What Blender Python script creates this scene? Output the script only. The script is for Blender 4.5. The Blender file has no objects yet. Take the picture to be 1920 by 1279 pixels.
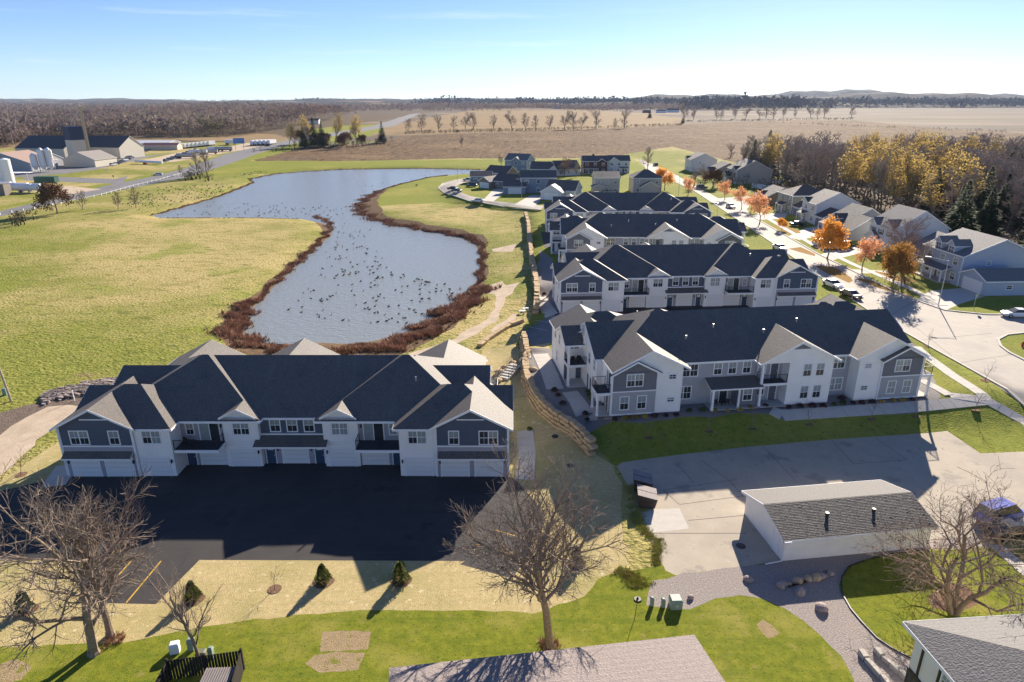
import bpy, math, random
import numpy as np
from mathutils import Vector, Matrix
from mathutils.geometry import delaunay_2d_cdt
rnd = random.Random(7)
sc = bpy.context.scene
COL = sc.collection
pi = math.pi

# ------------------------------------------------------------ camera, sky, sun, exposure
CAM_H, FPX, HORIZ = 36.0, 1245.0, 188.0          # metres, focal length in photo pixels, horizon row of the 1920x1279 photo
PITCH = math.atan((639.5 - HORIZ) / FPX)
cam = bpy.data.objects.new('camera', bpy.data.cameras.new('camera'))
COL.objects.link(cam)
cam.location = (0, 0, CAM_H)
cam.rotation_euler = (pi / 2 - PITCH, 0, 0)
cam.data.sensor_width = 36
cam.data.lens = 36 * FPX / 1920
cam.data.clip_start = 0.5
cam.data.clip_end = 30000
sc.camera = cam
SUN_EL, SUN_AZ = math.radians(23.3), math.radians(24)   # azimuth measured from +Y towards +X
w = bpy.data.worlds.new('World'); sc.world = w; w.use_nodes = True
nt = w.node_tree
bg = nt.nodes['Background']
sky = nt.nodes.new('ShaderNodeTexSky'); sky.sky_type = 'NISHITA'; sky.sun_disc = False
sky.sun_elevation = SUN_EL; sky.sun_rotation = SUN_AZ
sky.altitude = 300; sky.air_density = 0.65; sky.dust_density = 0.1; sky.ozone_density = 4.0
hs = nt.nodes.new('ShaderNodeHueSaturation'); hs.inputs['Saturation'].default_value = 1.16; hs.inputs['Hue'].default_value = 0.512
# a few thin streaks of high cloud low over the horizon, part of the sky itself
tc = nt.nodes.new('ShaderNodeTexCoord')
mp = nt.nodes.new('ShaderNodeMapping'); mp.inputs['Scale'].default_value = (2.2, 2.2, 46)
nz = nt.nodes.new('ShaderNodeTexNoise'); nz.inputs['Scale'].default_value = 1.7; nz.inputs['Detail'].default_value = 7
nz.inputs['Roughness'].default_value = 0.6
cr = nt.nodes.new('ShaderNodeValToRGB'); cr.color_ramp.elements[0].position = 0.58; cr.color_ramp.elements[1].position = 0.85
cr.color_ramp.elements[1].color = (0.55, 0.55, 0.55, 1)
sp = nt.nodes.new('ShaderNodeSeparateXYZ')
lo = nt.nodes.new('ShaderNodeMapRange'); lo.inputs[1].default_value = 0.0; lo.inputs[2].default_value = 0.03
hi = nt.nodes.new('ShaderNodeMapRange'); hi.inputs[1].default_value = 0.16; hi.inputs[2].default_value = 0.08
m1 = nt.nodes.new('ShaderNodeMath'); m1.operation = 'MULTIPLY'
m2 = nt.nodes.new('ShaderNodeMath'); m2.operation = 'MULTIPLY'
mx = nt.nodes.new('ShaderNodeMixRGB'); mx.inputs['Color2'].default_value = (7.5, 7.9, 8.4, 1)
L = nt.links.new
L(tc.outputs['Generated'], mp.inputs['Vector']); L(mp.outputs[0], nz.inputs['Vector']); L(nz.outputs['Fac'], cr.inputs[0])
L(tc.outputs['Generated'], sp.inputs[0]); L(sp.outputs['Z'], lo.inputs[0]); L(sp.outputs['Z'], hi.inputs[0])
L(lo.outputs[0], m1.inputs[0]); L(hi.outputs[0], m1.inputs[1]); L(m1.outputs[0], m2.inputs[0]); L(cr.outputs[0], m2.inputs[1])
L(m2.outputs[0], mx.inputs['Fac']); gmm = nt.nodes.new('ShaderNodeGamma'); gmm.inputs['Gamma'].default_value = 0.82
sc1 = nt.nodes.new('ShaderNodeVectorMath'); sc1.operation = 'SCALE'; sc1.inputs['Scale'].default_value = 1 / 5.5
sc2 = nt.nodes.new('ShaderNodeVectorMath'); sc2.operation = 'SCALE'; sc2.inputs['Scale'].default_value = 5.5
L(sky.outputs[0], sc1.inputs[0]); L(sc1.outputs[0], gmm.inputs['Color']); L(gmm.outputs[0], sc2.inputs[0]); L(sc2.outputs[0], hs.inputs['Color']); L(hs.outputs[0], mx.inputs['Color1']); L(mx.outputs[0], bg.inputs['Color'])
bg.inputs['Strength'].default_value = 0.06
sd = bpy.data.lights.new('sun', 'SUN'); sd.energy = 4.6; sd.angle = math.radians(0.53); sd.color = (1, 0.89, 0.75)
so = bpy.data.objects.new('sun', sd); COL.objects.link(so)
so.rotation_euler = Vector((-math.sin(SUN_AZ) * math.cos(SUN_EL), -math.cos(SUN_AZ) * math.cos(SUN_EL), -math.sin(SUN_EL))).to_track_quat('-Z', 'Y').to_euler()
sc.view_settings.view_transform = 'Standard'; sc.view_settings.look = 'None'
sc.view_settings.exposure = 1.38; sc.view_settings.gamma = 1
sc.render.engine = 'CYCLES'
sc.cycles.max_bounces = 5; sc.cycles.diffuse_bounces = 3; sc.cycles.glossy_bounces = 2; sc.cycles.transparent_max_bounces = 4
sc.cycles.volume_bounces = 0

# ------------------------------------------------------------ materials
MATS = {}
def M(name, c, rough=0.85, var=0.12, scale=2.0, bump=0.0, bscale=30, spec=0.3, metal=0.0, c2=None, bands=0, bandz=True, detail=4, patches=None, emit=0):
    """plain procedural surface: colour with noise variation, optional second colour in patches, bump and course lines"""
    if name in MATS: return MATS[name]
    m = bpy.data.materials.new(name); m.use_nodes = True
    t = m.node_tree; N = t.nodes.new; K = t.links.new
    b = t.nodes['Principled BSDF']
    b.inputs['Roughness'].default_value = rough; b.inputs['Metallic'].default_value = metal
    b.inputs['Specular IOR Level'].default_value = spec
    co = N('ShaderNodeTexCoord').outputs['Object']
    n = N('ShaderNodeTexNoise'); n.inputs['Scale'].default_value = scale; n.inputs['Detail'].default_value = detail
    n.inputs['Roughness'].default_value = 0.65
    K(co, n.inputs['Vector'])
    r = N('ShaderNodeMapRange'); r.inputs[1].default_value = 0.3; r.inputs[2].default_value = 0.7
    K(n.outputs['Fac'], r.inputs[0])
    mixn = N('ShaderNodeMixRGB')
    a = c2 or tuple(x * (1 - var) for x in c)
    bb = c if c2 else tuple(x * (1 + var) for x in c)
    mixn.inputs['Color1'].default_value = (*a, 1); mixn.inputs['Color2'].default_value = (*bb, 1)
    K(r.outputs[0], mixn.inputs['Fac'])
    out = mixn.outputs[0]
    for pt in (patches or []):           # (scale, threshold, width, colour, strength)
        sc_, th, wd, col, st = pt[:5]
        q = N('ShaderNodeTexNoise'); q.inputs['Scale'].default_value = sc_; q.inputs['Detail'].default_value = 5
        q.inputs['Roughness'].default_value = 0.6
        if len(pt) > 5:
            mm = N('ShaderNodeMapping'); mm.inputs['Scale'].default_value = pt[5]
            mm.inputs['Rotation'].default_value = (0, 0, pt[6]); K(co, mm.inputs[0]); K(mm.outputs[0], q.inputs['Vector'])
        else: K(co, q.inputs['Vector'])
        rr = N('ShaderNodeMapRange'); rr.inputs[1].default_value = th; rr.inputs[2].default_value = th + wd; rr.inputs[4].default_value = st
        K(q.outputs['Fac'], rr.inputs[0])
        mm2 = N('ShaderNodeMixRGB'); mm2.inputs['Color2'].default_value = (*col, 1)
        K(rr.outputs[0], mm2.inputs['Fac']); K(out, mm2.inputs['Color1']); out = mm2.outputs[0]
    bn = None
    if bands:                            # overlapping courses (siding boards, shingle rows): period in metres
        wv = N('ShaderNodeTexWave'); wv.wave_type = 'BANDS'; wv.bands_direction = 'Z' if bandz else 'X'
        wv.wave_profile = 'SAW'; wv.inputs['Scale'].default_value = 2 * pi / (20 * bands)
        wv.inputs['Distortion'].default_value = 0.0
        K(co, wv.inputs['Vector'])
        mm3 = N('ShaderNodeMixRGB'); mm3.blend_type = 'MULTIPLY'; mm3.inputs['Fac'].default_value = 1
        r3 = N('ShaderNodeMapRange'); r3.inputs[3].default_value = 0.9; r3.inputs[4].default_value = 1.04
        K(wv.outputs['Fac'], r3.inputs[0]); K(out, mm3.inputs['Color1']); K(r3.outputs[0], mm3.inputs['Color2']); out = mm3.outputs[0]
        bn = wv.outputs['Fac']
    K(out, b.inputs['Base Color'])
    if bump:
        q = N('ShaderNodeTexNoise'); q.inputs['Scale'].default_value = bscale; q.inputs['Detail'].default_value = 5
        K(co, q.inputs['Vector'])
        bp = N('ShaderNodeBump'); bp.inputs['Strength'].default_value = min(1, bump); bp.inputs['Distance'].default_value = max(0.02, 0.6 / bscale)
        K(q.outputs['Fac'], bp.inputs['Height']); K(bp.outputs[0], b.inputs['Normal'])
    if emit:
        b.inputs['Emission Color'].default_value = (*c, 1); b.inputs['Emission Strength'].default_value = emit
    MATS[name] = m
    return m

LAWN = M('lawn', (0.27, 0.28, 0.045), 0.95, scale=1.1, c2=(0.16, 0.19, 0.03), bump=1, bscale=5, spec=0.05, detail=8,
         patches=[(0.035, 0.5, 0.14, (0.36, 0.31, 0.08), 0.5), (0.22, 0.56, 0.16, (0.3, 0.28, 0.06), 0.5), (2.6, 0.57, 0.1, (0.06, 0.085, 0.012), 0.7),
                  (0.5, 0.64, 0.05, (0.2, 0.15, 0.07), 0.5)])
TURF = M('turf', (0.25, 0.26, 0.03), 0.95, scale=1.4, c2=(0.12, 0.15, 0.016), bump=1, bscale=14, spec=0.05, detail=8,
         patches=[(0.16, 0.5, 0.14, (0.33, 0.29, 0.07), 0.7), (0.5, .54, .1, (.13, .17, .02), .6, (.25, 2.2, 1), .12), (0.7, .63, .05, (.3, .22, .1), .6), (5, 0.56, 0.1, (0.05, 0.075, 0.01), 0.7), (9, 0.7, 0.03, (0.3, 0.24, 0.08), 0.8)])
STRAW = M('straw_mulch', (0.60, 0.47, 0.25), 0.95, scale=3.0, c2=(0.42, 0.335, 0.15), bump=1, bscale=12, spec=0.05, detail=9,
          patches=[(0.13, 0.47, 0.16, (0.33, 0.30, 0.11), 0.75), (0.8, .5, .12, (.44, .36, .17), .8, (.2, 2.5, 1), .05), (1.6, .6, .06, (.7, .6, .38), .7), (6, 0.58, 0.06, (0.16, 0.15, 0.06), 0.7), (7, 0.62, 0.05, (0.62, 0.55, 0.33), 0.7, (1, 7, 1), 0.1)])
MEADOW = M('meadow', (0.29, 0.285, 0.065), 0.95, scale=0.5, c2=(0.17, 0.19, 0.035), bump=1, bscale=2, spec=0.05, detail=10,
           patches=[(0.016, 0.43, 0.13, (0.45, 0.36, 0.15), 1.0), (0.05, .55, .1, (.22, .26, .04), .7), (0.28, .56, .07, (.11, .14, .025), .6, (1, 1.8, 1), .4), (0.9, .63, .04, (.33, .26, .12), .6), (0.09, 0.55, 0.1, (0.27, 0.235, 0.07), 0.6, (1, 2.4, 1), 0.5), (1.3, 0.57, 0.08, (0.10, 0.12, 0.02), 0.85),
                    (0.06, 0.66, 0.04, (0.24, 0.17, 0.09), 0.6, (1, 3, 1), 0.2)])
LEAFY = M('leaf_strewn_grass', (0.42, 0.19, 0.06), 0.95, scale=2, c2=(0.2, 0.17, 0.04), bump=0.5, bscale=5, spec=0.05, detail=8)
PLOUGH = M('ploughed_field', (0.20, 0.13, 0.07), 0.95, scale=0.12, c2=(0.13, 0.083, 0.045), bump=1, bscale=0.7, spec=0.05, detail=12,
           patches=[(0.22, 0.54, 0.06, (0.07, 0.043, 0.026), 0.85, (1.3, 0.3, 1), 0.15), (0.012, 0.52, 0.1, (0.26, 0.18, 0.1), 0.5), (0.25, 0.6, 0.04, (0.36, 0.27, 0.17), 0.6, (1, .3, 1), .1), (0.05, .6, .03, (.13, .085, .055), .5, (2, .6, 1), 0)])
STUBBLE = M('stubble_field', (0.32, 0.225, 0.115), 0.95, scale=0.02, c2=(0.23, 0.16, 0.085), bump=0.6, bscale=1.0, spec=0.05, detail=10,
            patches=[(0.02, 0.5, 0.2, (0.3, 0.22, 0.13), 0.5, (0.3, 2, 1), 0.3)])
PALEF = M('pale_field', (0.19, 0.15, 0.105), 0.95, scale=0.004, c2=(0.12, 0.095, 0.07), spec=0.05, detail=10,
          patches=[(0.02, 0.5, 0.1, (0.3, 0.235, 0.165), 0.7, (0.12, 1, 1), 0.1), (0.006, .6, .02, (.12,.12,.05), .7, (.15,1,1), .05)])
FARLAND = M('far_land', (0.17, 0.13, 0.09), 0.95, scale=0.004, c2=(0.11, 0.085, 0.07), spec=0.05, detail=10,
            patches=[(0.0022, 0.54, 0.03, (0.3, 0.22, 0.13), 0.8, (0.4, 1.6, 1), 0.1), (0.003, 0.6, 0.03, (0.17, 0.18, 0.06), 0.8, (0.5, 1.6, 1), 0.4)])
WOODF = M('woodland_floor', (0.16, 0.115, 0.07), 0.95, scale=0.4, c2=(0.09, 0.07, 0.045), spec=0.05, detail=8)
ASPH = M('fresh_asphalt', (0.052, 0.047, 0.045), 0.85, 0.15, scale=0.6, bump=0.3, bscale=30, spec=0.3, detail=9, patches=[(0.12, .52, .1, (.04, .037, .036), .8), (0.5, .56, .1, (.066, .06, .057), .6, (.2, 4, 1), 0), (0.2, .63, .02, (.032, .03, .03), .8, (1, 1, 1), 0), (2.5, .66, .03, (.09, .085, .08), .6), (0.3, 0.55, 0.2, (0.055, 0.05, 0.05), 0.6, (0.3, 3, 1), 0)])
ROADM = M('road_asphalt', (0.19, 0.185, 0.185), 0.85, 0.1, scale=0.4, spec=0.2, patches=[(0.15, 0.52, 0.1, (0.15, 0.145, 0.145), 0.6)])
CONC = M('street_concrete', (0.43, 0.385, 0.32), 0.85, 0.07, scale=0.8, bump=0.2, bscale=20, spec=0.2, detail=8,
         patches=[(0.12, 0.52, 0.15, (0.33, 0.30, 0.275), 0.6), (0.5, 0.63, 0.03, (0.27, 0.245, 0.22), 0.5), (0.8, 0.66, 0.03, (0.46, 0.43, 0.39), 0.5)])
WALK = M('pavement_concrete', (0.52, 0.48, 0.42), 0.85, 0.06, scale=1.5, bump=0.2, bscale=25, spec=0.2)
LOTM = M('yard_concrete', (0.43, 0.37, 0.285), 0.85, 0.08, scale=0.6, bump=0.3, bscale=16, spec=0.2, detail=9,
         patches=[(0.11, 0.5, 0.16, (0.34, 0.30, 0.245), 0.7), (0.33, 0.58, 0.06, (0.26, 0.23, 0.195), 0.6), (2.2, .6, .05, (.5, .44, .36), .4), (1.2, 0.66, 0.03, (0.2, 0.18, 0.15), 0.6), (0.25, 0.68, 0.03, (0.36, 0.24, 0.14), 0.5)])
TRACK = M('dirt_track', (0.50, 0.40, 0.29), 0.95, 0.15, scale=0.5, bump=0.4, bscale=6, spec=0.1, patches=[(0.2, 0.55, 0.15, (0.36, 0.28, 0.2), 0.6, (3, 0.6, 1), 0.6)])
DIRT = M('bare_dirt', (0.17, 0.13, 0.10), 0.95, 0.3, scale=1.2, bump=1, bscale=5, spec=0.1)
GRAV = M('gravel', (0.42, 0.36, 0.32), 0.9, scale=9, c2=(0.18, 0.155, 0.14), bump=1, bscale=10, spec=0.2, detail=3, patches=[(7, 0.62, 0.03, (0.55, 0.5, 0.45), 0.8), (0.2, 0.55, 0.2, (0.42, 0.33, 0.27), 0.4)])
BED = M('bed_gravel', (0.30, 0.27, 0.245), 0.9, scale=9, c2=(0.18, 0.165, 0.155), bump=1, bscale=12, spec=0.2, detail=3)
MULCH = M('wood_mulch', (0.21, 0.13, 0.085), 0.95, 0.35, scale=4, bump=1, bscale=10, spec=0.05)
BANK = M('pond_bank', (0.16, 0.105, 0.06), 0.95, 0.3, scale=1.0, bump=1, bscale=5, spec=0.05)
SHING = M('charcoal_shingle', (0.13, 0.112, 0.094), 0.68, 0.4, scale=7, bump=0.5, bscale=9, spec=0.4, detail=10, bands=0.14,
          patches=[(0.5, 0.55, 0.1, (0.075, 0.075, 0.078), 0.5, (1, 1, 0.3), 0), (9, 0.58, 0.05, (0.24, 0.23, 0.215), 0.6), (11, .6, .04, (.03, .03, .032), .7), (0.35, .58, .1, (.15, .145, .14), .6, (3, .4, 1), .2)])
SHBR = M('brown_shingle', (0.115, 0.095, 0.085), 0.75, 0.3, scale=7, bump=0.8, bscale=9, spec=0.4, detail=8, bands=0.14)
SHGR = M('grey_shingle', (0.19, 0.18, 0.17), 0.8, 0.25, scale=6, bump=0.8, bscale=9, spec=0.3, detail=8, bands=0.15)
SHTAN = M('pinkish_shingle', (0.30, 0.25, 0.225), 0.8, 0.22, scale=7, bump=0.8, bscale=10, spec=0.3, detail=8, bands=0.06)
SHDK = M('weathered_shingle', (0.085, 0.078, 0.075), 0.75, 0.35, scale=8, bump=0.8, bscale=9, spec=0.4, detail=8)
WHITE = M('white_siding', (0.88, 0.86, 0.81), 0.6, 0.04, scale=.7, bands=0.16, spec=0.3)
TRIM = M('white_trim', (0.82, 0.82, 0.82), 0.5, 0.03)
NAVY = M('navy_siding', (0.085, 0.11, 0.155), 0.6, 0.06, bands=0.16)
MAUV = M('mauve_grey_siding', (0.37, 0.355, 0.39), 0.6, 0.04, bands=0.16)
BLUG = M('blue_grey_siding', (0.38, 0.385, 0.40), 0.6, 0.04, bands=0.16)
DKGR = M('dark_grey_siding', (0.175, 0.18, 0.20), 0.6, 0.05, bands=0.16)
DOORN = M('navy_door', (0.035, 0.07, 0.125), 0.5, 0.05)
DOORG = M('grey_door', (0.11, 0.12, 0.14), 0.5, 0.05)
GDOOR = M('garage_door_white', (0.76, 0.76, 0.74), 0.5, 0.03)
BLACK = M('black_metal', (0.014, 0.014, 0.016), 0.45, 0.1, spec=0.5)
DECK = M('balcony_deck', (0.05, 0.055, 0.065), 0.7, 0.1)
GLASS = M('window_glass', (0.035, 0.042, 0.045), 0.12, 0.3, scale=0.8, spec=0.6)
BLIND = M('blind_behind_glass', (0.30, 0.34, 0.33), 0.25, 0.1, spec=0.6, bands=0.1)
VENTM = M('vent_metal', (0.5, 0.5, 0.5), 0.4, 0.1, metal=0.6)
BARK = M('bark', (0.27, 0.205, 0.15), 0.95, 0.35, scale=6, bump=0.8, bscale=20, spec=0.1)
TWIG = M('pale_twig', (0.26, 0.20, 0.155), 0.9, 0.3, scale=0.8, spec=0.1)
TWIGG = M('grey_twig', (0.37, 0.31, 0.245), 0.9, 0.35, scale=0.5, spec=0.1)
TWIGP = M('rosy_twig', (0.33, 0.24, 0.19), 0.9, 0.3, scale=0.5, spec=0.1)
ORANGE = M('orange_leaf', (0.85, 0.43, 0.07), 0.8, scale=0.9, c2=(0.62, 0.27, 0.045), spec=0.2)
PINKO = M('coral_leaf', (0.88, 0.5, 0.27), 0.8, scale=0.9, c2=(0.7, 0.34, 0.16), spec=0.2)
RUST = M('rust_leaf', (0.5, 0.27, 0.07), 0.8, scale=0.9, c2=(0.28, 0.14, 0.04), spec=0.2)
BROWNL = M('dry_brown_leaf', (0.17, 0.09, 0.045), 0.85, 0.3, scale=0.9, spec=0.1)
YELLOW = M('yellow_leaf', (0.58, 0.40, 0.12), 0.8, scale=0.5, c2=(0.33, 0.26, 0.09), spec=0.2)
CONIF = M('conifer_needles', (0.045, 0.075, 0.022), 0.9, 0.5, scale=0.8, spec=0.1)
ARBOR = M('arborvitae', (0.10, 0.115, 0.025), 0.9, 0.5, scale=2, spec=0.1)
REED = M('dead_reed', (0.33, 0.19, 0.12), 0.95, 0.55, scale=0.6, spec=0.05)
REEDP = M('pale_reed', (0.47, 0.33, 0.17), 0.95, 0.3, scale=0.6, spec=0.05)
WOODS = M('bare_woods', (0.25, 0.195, 0.175), 0.95, scale=0.02, c2=(0.17, 0.13, 0.12), spec=0.02, detail=8, patches=[(0.004, 0.5, 0.06, (0.28, 0.225, 0.18), 0.7), (0.006, 0.56, 0.05, (0.24, 0.13, 0.11), 0.7), (0.009, .6, .04, (.2, .2, .08), .6)])
STONE = M('limestone', (0.50, 0.37, 0.22), 0.9, 0.3, scale=1.5, bump=0.6, bscale=6, spec=0.1)
ROCK = M('granite_boulder', (0.36, 0.29, 0.26), 0.9, 0.25, scale=3, bump=0.5, bscale=6, spec=0.2)
YEL = M('yellow_line_paint', (0.62, 0.37, 0.05), 0.7, 0.1)
WHP = M('white_line_paint', (0.62, 0.61, 0.58), 0.7, 0.1)
GALV = M('galvanised_steel', (0.45, 0.45, 0.44), 0.4, 0.1, metal=0.5)
GOOSEB = M('goose_brown', (0.055, 0.043, 0.033), 0.8, 0.3, scale=3)
GRNBOX = M('pale_green_paint', (0.28, 0.36, 0.29), 0.5, 0.06)
DUMP = M('dumpster_brown', (0.06, 0.045, 0.04), 0.5, 0.15)
LID = M('dumpster_lid', (0.26, 0.23, 0.22), 0.8, 0.1)
DWOOD = M('dark_timber', (0.035, 0.028, 0.024), 0.9, 0.3)
TYRE = M('tyre_rubber', (0.015, 0.015, 0.015), 0.8)
REDM = M('red_paint', (0.4, 0.03, 0.025), 0.5)
TAN = M('tan_siding', (0.42, 0.37, 0.31), 0.6, 0.04, bands=0.16)
CREAM = M('cream_metal_wall', (0.62, 0.57, 0.46), 0.6, 0.05, bands=0.5, bandz=False)
BAREP = M('worn_turf', (0.42, 0.31, 0.19), .95, scale=2.5, c2=(0.26, 0.2, 0.1), bump=1, bscale=10, spec=.05, detail=9, patches=[(1.1, .56, .06, (.19, .2, .03), .9), (5, .6, .05, (.13, .1, .05), .6)])
def wallmat(n, c): return M(n, c, 0.6, 0.04, bands=0.16)
def paint(n, c): return M(n, c, 0.25, 0.03, spec=0.6)

for m_ in (ORANGE, PINKO, RUST, YELLOW, WOODS):       # leaves let light through
    t = m_.node_tree; b = t.nodes['Principled BSDF']; tr = t.nodes.new('ShaderNodeBsdfTranslucent'); mx_ = t.nodes.new('ShaderNodeMixShader'); mx_.inputs[0].default_value = .22 if m_ is WOODS else .4
    t.links.new(b.inputs['Base Color'].links[0].from_socket, tr.inputs['Color']); t.links.new(b.outputs[0], mx_.inputs[1]); t.links.new(tr.outputs[0], mx_.inputs[2]); t.links.new(mx_.outputs[0], t.nodes['Material Output'].inputs['Surface'])
# ------------------------------------------------------------ object helpers
def link(o, parent=None):
    COL.objects.link(o)
    if parent: o.parent = parent
    return o
def tag(o, label=None, cat=None, group=None, kind=None):
    for k, v in (('label', label), ('category', cat), ('group', group), ('kind', kind)):
        if v: o[k] = v
    return o
def empty(name, loc, rot=0, label=None, cat=None, group=None):
    o = bpy.data.objects.new(name, None); link(o); o.location = loc; o.rotation_euler = (0, 0, rot); o.empty_display_size = 0.3
    return tag(o, label, cat, group)
class MB:
    def __init__(s): s.v = []; s.f = []; s.mi = []
    def quad(s, a, b, c, d, m=0):
        n = len(s.v); s.v += [a, b, c, d]; s.f.append((n, n + 1, n + 2, n + 3)); s.mi.append(m)
    def poly(s, pts, m=0):
        n = len(s.v); s.v += list(pts); s.f.append(tuple(range(n, n + len(pts)))); s.mi.append(m)
    def box(s, x0, x1, y0, y1, z0, z1, m=0, jit=0, mat=None):
        n = len(s.v)
        P = [(x, y, z) for z in (z0, z1) for x, y in ((x0, y0), (x1, y0), (x1, y1), (x0, y1))]
        if jit: P = [(a + rnd.uniform(-jit, jit), b + rnd.uniform(-jit, jit), c + rnd.uniform(-jit, jit)) for a, b, c in P]
        if mat: P = [tuple(mat @ Vector(p)) for p in P]
        s.v += P
        s.f += [tuple(n + i for i in q) for q in ((3, 2, 1, 0), (4, 5, 6, 7), (0, 1, 5, 4), (1, 2, 6, 5), (2, 3, 7, 6), (3, 0, 4, 7))]
        s.mi += [m] * 6
        return s
    def tube(s, a, b, r0, r1=None, n=6, m=0, cap=True):
        a = Vector(a); b = Vector(b); r1 = r0 if r1 is None else r1
        d = (b - a); 
        if d.length < 1e-6: return s
        d.normalize(); u = d.orthogonal().normalized(); w_ = d.cross(u)
        k = len(s.v)
        for c, r in ((a, r0), (b, r1)):
            for i in range(n):
                t = 2 * pi * i / n; s.v.append(tuple(c + u * (r * math.cos(t)) + w_ * (r * math.sin(t))))
        for i in range(n):
            j = (i + 1) % n; s.f.append((k + i, k + j, k + n + j, k + n + i)); s.mi.append(m)
        if cap:
            s.f.append(tuple(k + n + i for i in range(n))); s.mi.append(m)
            s.f.append(tuple(k + n - 1 - i for i in range(n))); s.mi.append(m)
        return s
    def build_islands(s, name, mats, parent):
        key = {}; par = list(range(len(s.f)))
        def fd(i):
            while par[i] != i: i = par[i]
            return i
        for i, f in enumerate(s.f):
            for v in f:
                k = tuple(round(c, 2) for c in s.v[v]); j = key.setdefault(k, i); par[fd(i)] = fd(j)
        gr_ = {}
        for i in range(len(s.f)): gr_.setdefault(fd(i), []).append(i)
        for fs in gr_.values():
            m = MB()
            for i in fs: m.poly([s.v[v] for v in s.f[i]], s.mi[i])
            m.build(name, mats, parent)
    def mesh(s, name, mats):
        me = bpy.data.meshes.new(name); me.from_pydata([tuple(p) for p in s.v], [], s.f)
        for m in (mats if isinstance(mats, (list, tuple)) else [mats]): me.materials.append(m)
        if any(s.mi): me.polygons.foreach_set('material_index', s.mi)
        me.update(); return me
    def build(s, name, mats, parent=None, loc=None):
        o = bpy.data.objects.new(name, s.mesh(name, mats)); link(o, parent)
        if loc: o.location = loc
        return o
def inst(name, me, parent=None, loc=(0, 0, 0), rot=0, scale=None):
    o = bpy.data.objects.new(name, me); link(o, parent); o.location = loc
    if rot: o.rotation_euler = (0, 0, rot) if not isinstance(rot, tuple) else rot
    if scale: o.scale = scale if isinstance(scale, tuple) else (scale,) * 3
    return o
CH = {}
def kids(o):
    return list(o.children)
def copy_tree(o, parent=None):
    c = o.copy(); link(c); c.parent = parent
    for k in kids(o): copy_tree(k, c)
    return c
def blob(r, seed, sub=2, squash=0.7, rough=0.25):
    """irregular boulder / shrub body"""
    import bmesh
    bm = bmesh.new(); bmesh.ops.create_icosphere(bm, subdivisions=sub, radius=r)
    rr = random.Random(seed); off = [Vector((rr.uniform(-1, 1), rr.uniform(-1, 1), rr.uniform(-1, 1))).normalized() for _ in range(9)]
    am = [rr.uniform(-rough, rough) for _ in off]
    for v in bm.verts:
        n = v.co.normalized(); k = 1 + sum(a * max(0, n.dot(o)) ** 2 for a, o in zip(am, off)) + rr.uniform(-rough, rough) * 0.2
        v.co = Vector((v.co.x * k, v.co.y * k, v.co.z * k * squash))
    me = bpy.data.meshes.new('blob'); bm.to_mesh(me); bm.free(); return me

# ------------------------------------------------------------ photo pixel -> place (used once, to find where things stand)
_S, _C = math.sin(PITCH), math.cos(PITCH)
def U(px, py, z=0.0):
    u = (px - 960) / FPX; v = (py - 639.5) / FPX
    t = (CAM_H - z) / (_S + _C * v)
    return (u * t, (_C - _S * v) * t)
# ------------------------------------------------------------ terrain heights
WZ = -1.0
water_px = [(284,405),(333,391),(400,372),(440,357),(474,343),(467,336),(500,328),(567,321),(640,318),(700,317),(780,316),(850,317),(905,319),(930,323),
 (885,326),(840,329),(797,334),(750,346),(713,357),(686,372),(671,387),(683,403),(723,417),(773,427),(827,437),(867,447),(893,460),(901,480),(900,500),
 (893,530),(880,545),(860,562),(835,580),(805,600),(780,615),(745,628),(700,640),(650,645),(600,643),(540,645),(497,645),(462,630),(447,607),(458,590),(480,570),
 (503,547),(530,520),(567,487),(600,458),(622,441),(608,420),(567,411),(500,409),(417,408),(333,409),(300,409)]
pad_px = [(1112,833,0),(1072,801,1),(1040,783,1),(1013,760,1),(994,733,1),(982,702,1),(980,680,1),(985,664,1),(978,630,0),(1004,575,0),(1006,548,1),(1004,528,1),
 (1001,505,1),(996,480,1),(993,455,1),(990,420,1),(985,400,0),(940,388,0),(860,380,0),(822,362,0),(815,345,0),(860,332,0),(905,326,0),(940,318,0)]
water = [U(x, y, WZ) for x, y in water_px]
pad = [(*U(x, y, 1.5), k) for x, y, k in pad_px]
pad += [(20, 390, 0), (20, 420, 0), (400, 470, 0), (900, 470, 0), (900, 40, 0), (90, 66, 0), (73, 70, 0), (50, 68, 0), (26, 65, 0)]
def arr_edges(P):
    a = np.array([p[:2] for p in P], float); b = np.roll(a, -1, axis=0); return a, b
WA, WB = arr_edges(water); PA, PB = arr_edges(pad)
PK = np.array([p[2] for p in pad]); PW = np.where(PK == 1, 0.35, 7.0)
def inside(P, x, y):
    c = False; n = len(P); j = n - 1
    for i in range(n):
        xi, yi = P[i][0], P[i][1]; xj, yj = P[j][0], P[j][1]
        if (yi > y) != (yj > y) and x < (xj - xi) * (y - yi) / (yj - yi) + xi: c = not c
        j = i
    return c
def edge_d(A, B, x, y):
    d = B - A; p = np.array((x, y)) - A
    t = np.clip((p * d).sum(1) / np.maximum((d * d).sum(1), 1e-9), 0, 1)
    return np.hypot(*(p - d * t[:, None]).T)
def sm(t): t = min(1, max(0, t)); return t * t * (3 - 2 * t)
HCACHE = {}
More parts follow.
